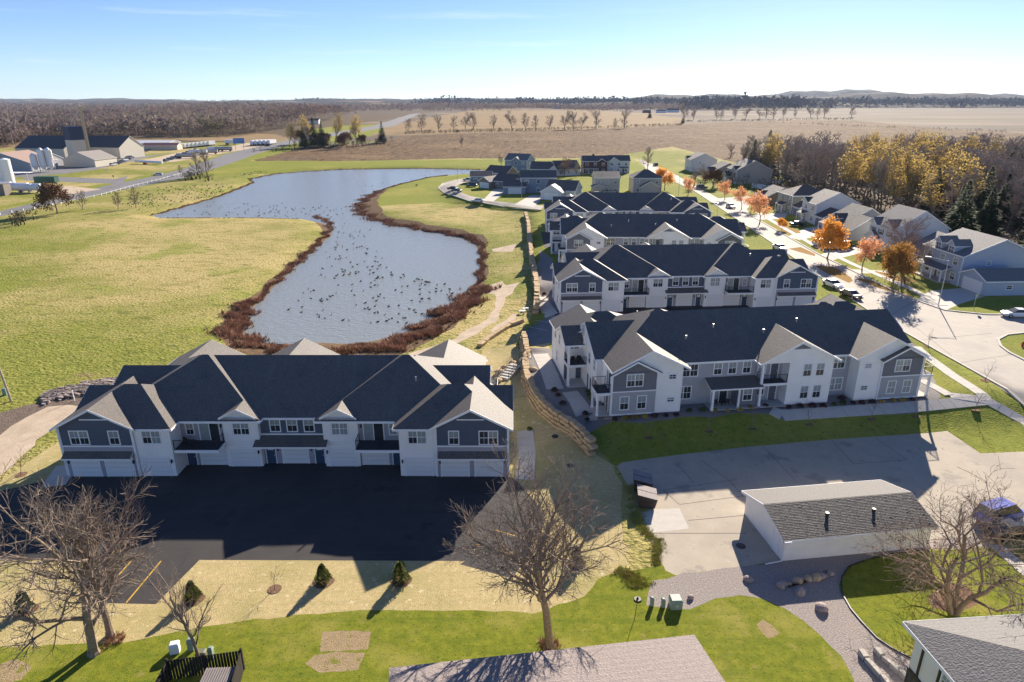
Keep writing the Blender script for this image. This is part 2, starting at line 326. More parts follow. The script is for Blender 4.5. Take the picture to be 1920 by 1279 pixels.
def H(x, y):
    if y > 2600: return 1.9
    k = (round(x, 2), round(y, 2))
    if k in HCACHE: return HCACHE[k]
    h = 0.0
    if -40 < x < 960 and 30 < y < 520:
        d = edge_d(PA, PB, x, y)
        if inside(pad, x, y):
            lo = np.where(PK == 1, 0.55, 0.0)
            t = np.clip(d / PW, 0, 1); t = t * t * (3 - 2 * t)
            h = float((lo + (1.9 - lo) * t).min())
        else:
            t = np.clip(1 - d / 5, 0, 1) * PK
            h = 0.55 * sm(float(t.max()))
    elif y >= 520: h = 1.9 * sm((y - 520) / 100)
    if -190 < x < 60 and 70 < y < 420:
        dw = float(edge_d(WA, WB, x, y).min())
        if inside(water, x, y): dw = -dw
        h = min(h, WZ + 0.16 * dw + 0.02) if dw > 0 else max(-2.2, WZ + 0.3 * dw)
    HCACHE[k] = h
    return h
def G(px, py):
    z = 0.5
    for _ in range(14):
        x, y = U(px, py, z); z = 0.5 * z + 0.5 * H(x, y)
    x, y = U(px, py, z)
    return Vector((x, y, H(x, y)))

# ------------------------------------------------------------ the ground, one conforming sheet cut into its regions
REG = []   # (name, label, material, polygon in world xy), later ones lie over earlier ones
def reg(name, mat, px, world=None):
    P = world if world else [tuple(G(x, y)[:2]) for x, y in px]
    if px and name in ('bare_patch', 'plain', 'straw_plot', 'dirt_track', 'bare_ground', 'bank', 'gravel_bed', 'path', 'trodden_grass', 'leaf_litter', 'mulch_ring', 'woodland_floor', 'meadow', 'grass_verge', 'field'):
        er = random.Random(len(REG)); Q = []       # ragged natural borders
        for a, b in zip(P, P[1:] + P[:1]):
            L_ = math.dist(a, b); dist = max(30, (a[1] + b[1]) / 2); st = (.55 if name == 'bare_patch' else 1.0) * dist / 45; n = min(40, max(1, int(L_ / st)))
            am = min(.28, L_ / n * .25) * dist / 60
            for i in range(n):
                t = i / n; k = am if i else am * .4
                Q.append((a[0] + (b[0] - a[0]) * t + er.uniform(-k, k), a[1] + (b[1] - a[1]) * t + er.uniform(-k, k)))
        P = Q
    REG.append((name, mat, P))
reg('far_land', FARLAND, None, [(-9000, -70), (9000, -70), (9000, 12000), (-9000, 12000)])
reg('field', PALEF, [(1190,238),(1290,226),(1500,210),(1660,203),(1960,199),(2300,199),(2300,236),(1920,250),(1750,242),(1600,226),(1440,226),(1290,236)])
reg('field', STUBBLE, [(690,254),(735,234),(830,216),(900,205),(1090,204),(1190,212),(1285,222),(1290,232),(1200,238),(1080,243),(960,248),(860,250),(760,254)])
reg('field', PLOUGH, [(456,306),(522,284),(590,276),(700,268),(760,256),(860,250),(1080,243),(1200,238),(1290,232),(1440,226),(1600,226),(1750,240),(1960,252),(2300,262),(2300,330),(1500,322),(1200,299),(870,298),(600,303)])
reg('woodland_floor', WOODF, None, [(-1500, 560), (-330, 560), (-150, 640), (-240, 1100), (-240, 2500), (-3500, 2500)])
reg('field', STUBBLE, [(-250,262),(120,268),(160,268),(330,256),(470,250),(520,252),(560,262),(510,268),(330,262),(200,285),(-250,300)])
reg('meadow', MEADOW, None, [(-500, -60), (130, -60), (130, 560), (60, 455), (-32, 452), (-100, 430), (-160, 430), (-185, 470), (-195, 600), (-330, 600), (-420, 520), (-500, 300)])
reg('grass_verge', LAWN, [(-300,400),(0,388),(130,357),(330,318),(420,288),(520,265),(600,262),(560,246),(640,236),(735,232),(700,254),(560,278),(470,302),(640,302),(870,299),(1190,300),(1230,318),(1180,335),(940,335),(880,324),(640,316),(400,330),(300,345),(-300,440)])
reg('plain', LAWN, [(980,395),(900,388),(830,380),(690,390),(660,370),(720,350),(800,330),(900,322),(1190,299),(1260,312),(1560,330),(1960,500),(2300,640),(2300,1000),(1960,930),(1400,880),(1150,870),(1080,800),(985,700),(970,640),(1000,580),(1000,480)])
reg('plain', TURF, None, [(-60, -60), (60, -60), (60, 47), (20, 47), (6, 43.5), (-4, 42), (-40, 40), (-60, 40)])
reg('woodland_floor', WOODF, [(1290,330),(1500,318),(1960,300),(2400,300),(2400,520),(1960,480),(1880,462),(1760,440),(1700,432),(1560,392),(1500,375),(1430,345)])
reg('plain', LAWN, [(1440,331),(1470,331),(1480,346),(1440,345)])
reg('straw_plot', STRAW, [(-420,1230),(-250,930),(0,905),(110,830),(300,740),(900,668),(905,655),(955,648),(1035,640),(1032,660),(985,674),(982,700),(1013,770),(1066,818),(1112,845),(1150,872),(1168,920),(1166,985),(1178,1060),(1120,1085),(1095,1118),(1000,1150),(900,1145),(730,1143),(600,1151),(460,1163),(330,1185),(230,1205),(0,1212)])
reg('dirt_track', TRACK, [(-420,1010),(-100,880),(0,812),(50,775),(90,757),(150,762),(215,745),(260,735),(250,760),(150,785),(100,800),(0,892),(-300,1080)])
reg('bare_ground', DIRT, [(0,775),(50,760),(95,752),(130,728),(190,712),(290,700),(300,722),(200,742),(150,760),(90,762),(50,782),(0,815),(-40,830)])
reg('bank', BANK, [(890,450),(905,455),(914,500),(907,545),(890,575),(860,605),(815,635),(770,657),(740,668),(690,672),(640,668),(600,664),(470,668),(425,650),(408,620),(424,592),(462,562),(496,536),(572,472),(606,442),(600,425),(590,412),(620,425),(632,437),(560,500),(500,560),(460,600),(520,640),(700,640),(820,590),(880,540),(895,500)])
reg('bank', BANK, [(700,352),(680,360),(666,375),(664,390),(676,406),(720,420),(770,430),(840,441),(890,458),(912,455),(905,440),(870,430),(800,421),(745,410),(718,398),(708,385),(712,370),(728,355)])
reg('parking_lot', ASPH, [(118,893),(-60,935),(-330,1052),(175,1050),(144,1130),(292,1133),(374,1050),(872,1052),(862,1058),(960,1085),(985,1050),(1018,990),(1014,955),(990,925),(972,905),(955,893),(900,880),(500,850),(200,870)])
reg('parking_lot', ROADM, [(985,620),(1035,588),(1075,590),(1075,645),(1020,645),(975,640)])
reg('driveway', ASPH, [(1085,600),(1560,560),(1600,590),(1330,600),(1085,620)])
reg('gravel_bed', BED, [(984,668),(1040,655),(1100,640),(1300,720),(1500,720),(1740,700),(1765,745),(1740,770),(1468,786),(1445,776),(1375,775),(1337,781),(1275,783),(1175,793),(1125,801),(1104,812),(1072,800),(1040,782),(1013,759),(994,732),(982,702)])
reg('gravel_bed', BED, [(1012,470),(1030,480),(1048,520),(1060,580),(1040,600),(1008,570),(1006,520)])
reg('driveway', ASPH, None, [(6.5, 84), (54, 91), (60, 92), (58, 116), (7.5, 112)])
reg('driveway', ASPH, None, [(8, 163), (56, 163), (56, 182), (8, 182)])
reg('yard', LOTM, [(1157,874),(1166,867),(1270,853),(1400,838),(1560,824),(1740,812),(1776,808),(1838,850),(1940,846),(2300,850),(2300,900),(1960,960),(1900,1010),(1740,1012),(1450,1054),(1268,1079),(1248,1070),(1208,980),(1180,915)])
reg('gravel_bed', GRAV, [(1225,1089),(1268,1079),(1450,1054),(1740,1012),(1860,1000),(1870,1025),(1742,1030),(1677,1038),(1624,1050),(1591,1063),(1578,1083),(1578,1112),(1595,1142),(1614,1165),(1644,1197),(1677,1219),(1709,1235),(1740,1290),(1606,1290),(1578,1230),(1560,1214),(1539,1191),(1507,1165),(1474,1142),(1431,1122),(1389,1117),(1343,1122),(1313,1135),(1294,1142),(1254,1142),(1212,1134)])
reg('concrete_pad', WALK, [(1200,956),(1274,953),(1292,991),(1222,999)])
reg('mulch_ring', MULCH, [(1787+46*math.cos(a)*(1+.1*math.sin(3*a)), 1121+27*math.sin(a)) for a in [i*pi/8 for i in range(16)]])
for q in ([(606,1184),(640,1182),(698,1184),(690,1218),(600,1222)], [(590,1228),(630,1222),(684,1224),(672,1256),(600,1262),(572,1245)], [(1418,1170),(1432,1162),(1448,1172),(1462,1188),(1440,1198)], [(0,1245),(30,1235),(60,1250),(40,1275),(0,1280)]):
    reg('bare_patch', BAREP, q)
reg('road', ROADM, [(-350,470),(0,396),(120,367),(200,348),(300,328),(345,316),(420,290),(470,277),(520,267),(570,258),(700,236),(770,214),(790,212),(740,236),(575,264),(535,273),(480,289),(440,304),(350,333),(200,362),(120,379),(0,406),(-350,486)])
reg('road', ROADM, [(0,316),(60,322),(150,312),(200,300),(330,286),(300,290),(180,318),(120,326),(0,335)])
reg('road', ROADM, [(50,329),(120,332),(215,336),(240,330),(228,345),(120,341),(40,338)])
reg('yard', TRACK, [(70,347),(130,349),(190,355),(120,366),(60,358)])
reg('yard', TRACK, [(270,300),(330,287),(380,281),(430,275),(500,262),(500,272),(420,287),(330,303),(290,306)])
reg('road', ROADM, [(100,298),(200,296),(262,288),(200,302),(120,316),(60,322),(0,330),(0,322),(60,316)])
reg('road', CONC, [(1210,302),(1192,298),(1215,320),(1262,338),(1300,357),(1340,384),(1380,410),(1418,434),(1475,474),(1528,510),(1573,545),(1640,590),(1703,627),(1770,665),(1920,760),(2100,880),(2400,1060),(2400,900),(2100,775),(1920,675),(1892,661),(1876,649),(1871,637),(1888,628),(1925,624),(2200,612),(2200,585),(1920,590),(1850,590),(1800,587),(1772,582),(1717,563),(1665,541),(1595,506),(1537,478),(1477,444),(1407,404),(1400,392),(1412,380),(1500,385),(1500,378),(1400,368),(1347,372),(1300,346),(1255,322)])
reg('road', CONC, [(1015,393),(940,386),(880,376),(835,362),(822,352),(830,344),(860,336),(905,330),(925,331),(905,336),(868,343),(855,350),(862,360),(880,367),(920,376),(970,382),(1020,386)])
reg('path', TRACK, [(763,665),(853,635),(900,607),(927,577),(927,553),(903,548),(907,538),(943,527),(947,535),(973,530),(963,550),(947,558),(947,573),(930,603),(893,627),(860,643),(790,666)])
reg('path', TRACK, [(923,467),(970,457),(960,472),(923,472)])
reg('trodden_grass', TRACK, [(948,600),(962,588),(968,590),(955,606),(925,622),(918,620)])
# driveways of the street houses
for q in ([(1595,505),(1665,508),(1672,514),(1612,512)], [(1717,562),(1745,545),(1806,540),(1845,556),(1800,570),(1772,582)], [(1537,478),(1560,470),(1600,462),(1630,470),(1560,488)],
          [(1477,444),(1510,428),(1560,420),(1580,432),(1500,450)], [(1407,404),(1450,400),(1480,398),(1470,410),(1420,412)],
          [(905,376),(925,355),(950,352),(945,362),(925,378)], [(965,384),(995,366),(1018,366),(1010,380),(1000,388)]):
    reg('driveway', WALK, q)
for q in ([(1478,466),(1500,463),(1530,476),(1526,480)], [(1448,424),(1475,421),(1500,437),(1478,440)], [(1525,497),(1560,500),(1600,527),(1590,530)], [(1640,508),(1700,520),(1720,528),(1690,532),(1650,520)], [(1745,575),(1700,556),(1640,538),(1605,524),(1620,522),(1700,550)]):
    reg('leaf_litter', LEAFY, q)
# collect points
verts = []; edges = []
for nm, mt, P in REG:
    n = len(verts); verts += [Vector(p) for p in P]; edges += [(n + i, n + (i + 1) % len(P)) for i in range(len(P))]
def cons(P, closed=True):
    n = len(verts); verts.extend(Vector(p[:2]) for p in P)
    edges.extend((n + i, n + i + 1) for i in range(len(P) - 1))
    if closed: edges.append((n + len(P) - 1, n))
def dens(P, s, closed=True):
    out = []
    Q = P + ([P[0]] if closed else [])
    for a, b in zip(Q, Q[1:]):
        n = max(1, int(math.dist(a[:2], b[:2]) / s))
        out += [(a[0] + (b[0] - a[0]) * i / n, a[1] + (b[1] - a[1]) * i / n) for i in range(n)]
    if not closed: out.append(Q[-1][:2])
    return out
cons(dens(water, 4))
wallrun = pad[0:9]; wallrun2 = pad[9:17]
def offset(P, d):
    out = []
    for i, p in enumerate(P):
        a = P[max(0, i - 1)]; b = P[min(len(P) - 1, i + 1)]
        t = Vector((b[0] - a[0], b[1] - a[1])).normalized(); out.append((p[0] + t.y * d, p[1] - t.x * d))
    return out
for run in (wallrun, wallrun2):
    cons(dens(run, 1.5, False), False); cons(dens(offset(run, 0.4), 1.5, False), False)
def grid(x0, x1, y0, y1, s, skip=None):
    ny = int((y1 - y0) / s); nx = int((x1 - x0) / s)
    for j in range(ny + 1):
        for i in range(nx + 1):
            x = x0 + i * s + (s / 2 if j % 2 else 0) + 0.013 * j; y = y0 + j * s + 0.011 * i
            if skip and skip[0] < x < skip[1] and skip[2] < y < skip[3]: continue
            verts.append(Vector((x, y)))
grid(-20, 95, 55, 130, 2.2); grid(-160, 100, 60, 450, 5, (-20, 95, 55, 130)); grid(-1000, 1400, -50, 1500, 60, (-165, 105, 50, 460)); grid(-9000, 9000, 1500, 12000, 900)
cv, ce, cf, ov, oe, of = delaunay_2d_cdt(verts, edges, [], 0, 1e-3, False)
cen = np.array([[sum(cv[i][k] for i in f) / 3 for k in (0, 1)] for f in cf]); who = np.full(len(cf), -1)
for k, (nm, mt, P) in enumerate(REG):
    ins = np.zeros(len(cf), bool); j = len(P) - 1
    for i in range(len(P)):
        (xi, yi), (xj, yj) = P[i], P[j]
        if yi != yj: ins ^= ((yi > cen[:, 1]) != (yj > cen[:, 1])) & (cen[:, 0] < (xj - xi) * (cen[:, 1] - yi) / (yj - yi) + xi)
        j = i
    who[ins] = k
groups = {}
for f, k in zip(cf, who):
    if k >= 0: groups.setdefault(int(k), []).append(f)
zs = [H(v.x, v.y) for v in cv]
NM = {'plain': 'lawn'}
for k, fl in groups.items():
    nm, mt, P = REG[k]
    idx = {}; vv = []; ff = []
    for f in fl:
        t = []
        for i in f:
            if i not in idx: idx[i] = len(vv); vv.append((cv[i].x, cv[i].y, zs[i]))
            t.append(idx[i])
        ff.append(tuple(t))
    me = bpy.data.meshes.new(nm); me.from_pydata(vv, [], ff); me.materials.append(mt)
    # up-facing winding and soft shading
    me.update()
    if len(me.polygons) and me.polygons[0].normal.z < 0: me.flip_normals()
    me.polygons.foreach_set('use_smooth', [True] * len(me.polygons))
    o = link(bpy.data.objects.new(NM.get(nm, nm), me)); o['kind'] = 'structure'
# pond water
wm = bpy.data.materials.new('pond_water'); wm.use_nodes = True
t = wm.node_tree; b = t.nodes['Principled BSDF']
b.inputs['Base Color'].default_value = (0.25, 0.265, 0.25, 1); b.inputs['Roughness'].default_value = 0.2; b.inputs['IOR'].default_value = 1.33
b.inputs['Specular IOR Level'].default_value = 0.8
c_ = t.nodes.new('ShaderNodeTexCoord'); mp_ = t.nodes.new('ShaderNodeMapping'); mp_.inputs['Scale'].default_value = (0.7, 1.6, 1)
mp_.inputs['Rotation'].default_value = (0, 0, -0.3)
n1 = t.nodes.new('ShaderNodeTexNoise'); n1.inputs['Scale'].default_value = 1.4; n1.inputs['Detail'].default_value = 6
b1 = t.nodes.new('ShaderNodeBump'); b1.inputs['Strength'].default_value = 0.8; b1.inputs['Distance'].default_value = 0.2
t.links.new(c_.outputs['Object'], mp_.inputs[0]); t.links.new(mp_.outputs[0], n1.inputs['Vector']); t.links.new(n1.outputs['Fac'], b1.inputs['Height']); t.links.new(b1.outputs[0], b.inputs['Normal'])
me = bpy.data.meshes.new('pond_water'); me.from_pydata([(x, y, WZ) for x, y in water], [], [tuple(range(len(water)))]); me.materials.append(wm); me.update()
if me.polygons[0].normal.z < 0: me.flip_normals()
o = link(bpy.data.objects.new('pond_water', me)); o['kind'] = 'structure'

# hills along the horizon: ridges of real height, far off
def ridge(y0, x0, x1, hfun, depth, mat, seed, n=160):
    mb = MB(); rows = 7; rr = random.Random(seed)
    ph = [rr.uniform(0, 6.28) for _ in range(8)]
    def hh(x): return hfun(x) * (0.62 + 0.16 * math.sin(x / 700 + ph[0]) + 0.12 * math.sin(x / 310 + ph[1]) + 0.07 * math.sin(x / 120 + ph[2]) + 0.04 * math.sin(x / 47 + ph[3]))
    V = []
    for i in range(n + 1):
        x = x0 + (x1 - x0) * i / n
        for j in range(rows):
            s = j / (rows - 1); V.append((x, y0 + depth * s, 1.9 + hh(x) * math.sin(pi * s) + (rr.uniform(-1, 1) if 0 < j < rows - 1 else -3)))
    F = [(i * rows + j, (i + 1) * rows + j, (i + 1) * rows + j + 1, i * rows + j + 1) for i in range(n) for j in range(rows - 1)]
    me = bpy.data.meshes.new('hills'); me.from_pydata(V, [], F); me.materials.append(mat); me.update()
    o = link(bpy.data.objects.new('hills', me)); o['kind'] = 'structure'
    return hh
HILL = M('wooded_hill', (0.12, 0.10, 0.085), 0.95, scale=0.006, c2=(0.05, 0.045, 0.042), spec=0.02, detail=12, patches=[(0.0035, 0.6, 0.02, (0.34, 0.26, 0.17), 0.8, (1, 2, 1), 0), (0.02, 0.55, 0.06, (0.045, 0.042, 0.04), 0.7)])
ridge(3300, -3600, 3600, lambda x: 26 + 22 * sm((x + 300) / 1600), 700, HILL, 3)
ridge(4700, -5000, 5000, lambda x: 46 + 52 * sm((x + 400) / 1800), 900, HILL, 5)
ridge(7200, -7000, 7000, lambda x: 70 + 90 * sm((x + 200) / 2500), 1200, HILL, 9)

# kerbs and slab walks
def strip(name, P, wd, z0, z1, mat, off=0.0, lab=None, kind='structure'):
    """solid strip that follows a line over the ground: kerb"""
    mb = MB(); Q = dens([tuple(p)[:2] for p in P], 3, False)
    A = offset(Q, off - wd / 2); B = offset(Q, off + wd / 2)
    for i in range(len(Q) - 1):
        a, b_, c, d = A[i], A[i + 1], B[i + 1], B[i]
        za, zb = H(*Q[i]) + z1, H(*Q[i + 1]) + z1
        mb.quad((*a, za), (*b_, zb), (*c, zb), (*d, za))
        mb.quad((*a, za - z1 + z0), (*b_, zb - z1 + z0), (*b_, zb), (*a, za)); mb.quad((*d, za), (*c, zb), (*c, zb - z1 + z0), (*d, za - z1 + z0))
    o = mb.build(name, mat); o['kind'] = kind; return o
Gp = lambda L_: [G(x, y) for x, y in L_]
strip('kerb', Gp([(2100,880),(1920,760),(1770,665),(1703,627),(1640,590),(1573,545),(1475,474),(1380,410),(1300,357),(1215,320)]), 0.35, -0.1, 0.13, WALK)
strip('kerb', Gp([(2100,585),(1920,590),(1850,590),(1772,582),(1717,563),(1665,541),(1595,506),(1537,478),(1477,444),(1407,404)]), 0.35, -0.1, 0.13, WALK)
strip('kerb', Gp([(2100,612),(1925,624),(1888,628),(1871,637),(1876,649),(1892,661),(1920,675),(2100,775)]), 0.35, -0.1, 0.13, WALK)
strip('kerb', Gp([(1015,394),(940,387),(880,377),(835,363),(822,353),(830,344),(860,336)]), 0.35, -0.1, 0.13, WALK)
strip('lawn_edging', Gp([(1742,1030),(1677,1038),(1624,1050),(1591,1063),(1578,1083),(1578,1112),(1595,1142),(1614,1165),(1644,1197),(1677,1219),(1709,1235)]), 0.09, -0.1, 0.09, BLACK)
def walk(name, P, wd, slab=1.5, lift=0.05):
    """pavement of cast slabs, each one a piece, laid along a line"""
    root = empty(name, P[0]); root['kind'] = 'structure'
    Q = []
    for a, b_ in zip(P, P[1:]):
        a = Vector(a[:2]); b_ = Vector(b_[:2]); n = max(1, round((b_ - a).length / slab)); d = (b_ - a) / n; t = d.normalized(); s = Vector((-t.y, t.x)) * wd / 2
        for i in range(n):
            p = a + d * i + t * 0.02; q = a + d * (i + 1) - t * 0.02
            mb = MB(); c4 = [p - s, q - s, q + s, p + s]
            hz = [H(*c) for c in c4]
            top = [Vector((c.x, c.y, h + lift)) - Vector(P[0]) for c, h in zip(c4, hz)]
            bot = [v - Vector((0, 0, lift + 0.1)) for v in top]
            mb.poly(top)
            for k in range(4): mb.quad(bot[k], bot[(k + 1) % 4], top[(k + 1) % 4], top[k])
            mb.build('slab', WALK, root)
    return root
walk('pavement', Gp([(1716,650),(1737,668),(1786,704),(1852,752),(1920,790),(2010,842)]), 1.5)
walk('pavement', Gp([(1446,769),(1466,779),(1560,773),(1722,762),(1848,750)]), 1.6)
walk('pavement', Gp([(1852,751),(1780,741),(1726,712)]), 1.3)
walk('pavement', Gp([(1013,664),(1030,700),(1041,730)]), 2.2)
walk('pavement', Gp([(1068,735),(1095,777),(1150,775)]), 2.0)
walk('pavement', Gp([(984,808),(988,850),(984,900)]), 1.9)
walk('pavement', Gp([(128,872),(100,912)]), 2.2)
walk('pavement', Gp([(1866,1022),(1900,1052),(1960,1105)]), 1.2)
walk('pavement', Gp([(1770,573),(1700,538),(1640,513),(1600,496),(1530,462),(1470,428),(1420,398)]), 1.4)
walk('pavement', Gp([(1012,556),(1022,575),(1035,592)]), 2.2)
def flat(name, px, mat, parent=None):
    P = [G(x, y) for x, y in px]
    mb = MB(); mb.poly([(p.x, p.y, p.z + 0.006) for p in P]); o = mb.build(name, mat, parent)
    if o.data.polygons[0].normal.z < 0: o.data.flip_normals()
    if not parent: o['kind'] = 'structure'
    return o
def line(x0, y0, x1, y1, wd=0.12, mat=YEL, n='painted_line'):
    a, b_ = G(x0, y0), G(x1, y1); d = (b_ - a).xy.normalized(); s = Vector((-d.y, d.x, 0)) * wd / 2; up = Vector((0, 0, 0.008))
    mb = MB(); mb.quad(a - s + up, b_ - s + up, b_ + s + up, a + s + up); o = mb.build(n, mat); o['kind'] = 'structure'
    if o.data.polygons[0].normal.z < 0: o.data.flip_normals()
line(237,1130,302,1052); line(202,1101,248,1050); line(892,1020,988,1049); line(926,993,1014,1019)
for q in ((985,612,1072,628),(1000,600,1075,612),(1020,592,1075,600)): line(*q, 0.12, WHP)

CRK = M('crack_filler', (0.11, 0.10, 0.09), 0.9)
for q in ((1313,862,1369,902),(1369,902,1394,932),(1243,919,1382,899),(1274,946,1395,930),(1290,976,1400,966),(1243,919,1274,946),(1560,826,1600,870),(1430,836,1490,900),(1600,870,1700,862),(1640,820,1700,862),(1300,905,1270,870),(1225,1000,1400,1000)): line(*q, 0.05, CRK, 'pavement_joint')
for q in ((1700,640,1860,625),(1655,600,1715,565),(1740,690,1895,665),(1600,560,1650,540),(1545,520,1590,505),(1785,668,1700,600),(1830,700,2000,760)): line(*q, 0.06, CRK, 'pavement_joint')
# ------------------------------------------------------------ roofs: exact upper surface of several gable / hip volumes
def clip(P, a, b, c):       # keep a*x+b*y+c >= 0
    out = []
    for i in range(len(P)):
        p, q = P[i], P[(i + 1) % len(P)]; dp = a * p[0] + b * p[1] + c; dq = a * q[0] + b * q[1] + c
        if dp >= 0: out.append(p)
        if (dp >= 0) != (dq >= 0):
            t = dp / (dp - dq); out.append((p[0] + (q[0] - p[0]) * t, p[1] + (q[1] - p[1]) * t))
    return out
def area(P): return 0.5 * sum(P[i][0] * P[(i + 1) % len(P)][1] - P[(i + 1) % len(P)][0] * P[i][1] for i in range(len(P)))
class Body:
    """rect footprint (outer eave line) and the slopes that fall to chosen sides; sides: w e s n"""
    def __init__(s, x0, x1, y0, y1, ze, sides, k=0.52, extra=()):
        s.r = (x0, x1, y0, y1); s.poly = [(x0, y0), (x1, y0), (x1, y1), (x0, y1)]; s.pl = []
        for d in sides:
            s.pl.append({'w': (k, 0, ze - k * x0), 'e': (-k, 0, ze + k * x1), 's': (0, k, ze - k * y0), 'n': (0, -k, ze + k * y1)}[d])
        s.pl += list(extra)
    def z(s, x, y): return min(a * x + b * y + c for a, b, c in s.pl)
    def has(s, x, y, e=0): return s.r[0] - e <= x <= s.r[1] + e and s.r[2] - e <= y <= s.r[3] + e
class Roof:
    def __init__(s, bodies):
        s.b = bodies; s.pieces = []
        for i, b in enumerate(bodies):
            for k, (a0, b0, c0) in enumerate(b.pl):
                P = b.poly
                for m, (a, bb, c) in enumerate(b.pl):
                    if m != k and P: P = clip(P, a - a0, bb - b0, c - c0)
                if len(P) < 3: continue
                polys = [P]
                for j, o in enumerate(bodies):
                    if j == i: continue
                    e = 1e-4 if j < i else -1e-4
                    hp = [(1, 0, -o.r[0]), (-1, 0, o.r[1]), (0, 1, -o.r[2]), (0, -1, o.r[3])] + [(a - a0, bb - b0, c - c0 + e) for a, bb, c in o.pl]
                    new = []
                    for Q in polys:
                        for a, bb, c in hp:
                            out = clip(Q, -a, -bb, -c)
                            if len(out) > 2 and abs(area(out)) > 1e-3: new.append(out)
                            Q = clip(Q, a, bb, c)
                            if len(Q) < 3: break
                    polys = new
                s.pieces += [(Q, (a0, b0, c0), i) for Q in polys if abs(area(Q)) > 1e-3]
    def z(s, x, y):
        return max([b.z(x, y) for b in s.b if b.has(x, y, 1e-6)] or [-1])
    def build(s, parent, mat, trim, th=0.2):
        top = MB(); sof = MB(); fas = MB()
        for Q, (a, b, c), i in s.pieces:
            top.poly([(x, y, a * x + b * y + c) for x, y in Q])
            sof.poly([(x, y, a * x + b * y + c - th) for x, y in reversed(Q)])
            r = s.b[i].r
            for k in range(len(Q)):
                p, q = Q[k], Q[(k + 1) % len(Q)]
                for ax, v, nx, ny in ((0, r[0], -1, 0), (0, r[1], 1, 0), (1, r[2], 0, -1), (1, r[3], 0, 1)):
                    if abs(p[ax] - v) < 1e-5 and abs(q[ax] - v) < 1e-5:
                        n = max(1, int(math.dist(p, q) / 0.3))
                        for m in range(n):
                            u = (p[0] + (q[0] - p[0]) * m / n, p[1] + (q[1] - p[1]) * m / n); w_ = (p[0] + (q[0] - p[0]) * (m + 1) / n, p[1] + (q[1] - p[1]) * (m + 1) / n)
                            mx_, my_ = (u[0] + w_[0]) / 2, (u[1] + w_[1]) / 2; zz = a * mx_ + b * my_ + c
                            if s.z(mx_ + nx * .02, my_ + ny * .02) < zz - th:
                                ua = (u[0] + nx * .03, u[1] + ny * .03); wa = (w_[0] + nx * .03, w_[1] + ny * .03)
                                zu, zw = a * u[0] + b * u[1] + c, a * w_[0] + b * w_[1] + c
                                fas.quad((*ua, zu - th - .02), (*wa, zw - th - .02), (*wa, zw + .015), (*ua, zu + .015))
                                fas.quad((*ua, zu + .015), (*wa, zw + .015), (*w_, zw + .015), (*u, zu + .015))
        n = len(fas.v)
        fas.v += sof.v; fas.f += [tuple(n + i for i in f) for f in sof.f]; fas.mi += sof.mi
        top.build('roof', mat, parent); fas.build('eaves_trim', trim, parent)
def wall(mb, rf, p, q, z0, z1=None, m=0, dz=0.1, step=0.25):
    """upright wall from p to q; z1 None = up to the underside of the roof above it"""
    if z1 is not None and rf is None:
        mb.quad((*p, z0), (*q, z0), (*q, z1), (*p, z1), m); return
    n = max(1, int(math.dist(p, q) / step)); T = []
    for i in range(n + 1):
        x, y = p[0] + (q[0] - p[0]) * i / n, p[1] + (q[1] - p[1]) * i / n
        z = rf.z(x, y) - dz
        if z1 is not None: z = min(z, z1)
        T.append((x, y, max(z, z0)))
    mb.poly([(*p, z0), (*q, z0)] + [t for t in reversed(T)], m)

# ------------------------------------------------------------ openings, built once and shared
def window_meshes(wd, ht, n):
    """frame proud of the wall; n lights wide, two sashes high. faces -y, origin bottom centre on the wall plane"""
    key = ('win', wd, ht, n)
    if key in CH: return CH[key]
    f = MB(); e = 0.1
    f.box(-wd/2 - e, wd/2 + e, -.06, 0, -e, 0); f.box(-wd/2 - e, wd/2 + e, -.06, 0, ht, ht + e)
    f.box(-wd/2 - e, -wd/2, -.06, 0, 0, ht); f.box(wd/2, wd/2 + e, -.06, 0, 0, ht)
    lw = wd / n
    for i in range(1, n): f.box(-wd/2 + i * lw - .05, -wd/2 + i * lw + .05, -.055, 0, 0, ht)
    for i in range(n):
        f.box(-wd/2 + i * lw + .05, -wd/2 + (i + 1) * lw - .05, -.045, 0, ht/2 - .03, ht/2 + .03)
        f.box(-wd/2 + (i + .5) * lw - .012, -wd/2 + (i + .5) * lw + .012, -.03, 0, 0, ht)
    p = MB(); p.quad((-lw/2 + .03, 0, 0), (lw/2 - .03, 0, 0), (lw/2 - .03, 0, ht/2 - .02), (-lw/2 + .03, 0, ht/2 - .02))
    CH[key] = (f.mesh('window', TRIM), p.mesh('pane', GLASS), p.mesh('pane', BLIND)); return CH[key]
def window(par, x, y, z, wd, ht, n=1, rot=0, blind=0.85, split=True):
    fm, pg, pb = window_meshes(wd, ht, n)
    w_ = inst('window', fm, par, (x, y, z), rot); lw = wd / n
    for i in range(n):
        for j in (0, 1):
            if j and not split: continue
            b = (j == 1 and rnd.random() < blind) or (j == 0 and rnd.random() < 0.15)
            inst('pane', pb if b else pg, w_, (-wd/2 + (i + .5) * lw, -.018, j * ht/2 + .02), 0, None if split else (1, 1, 2))
    return w_
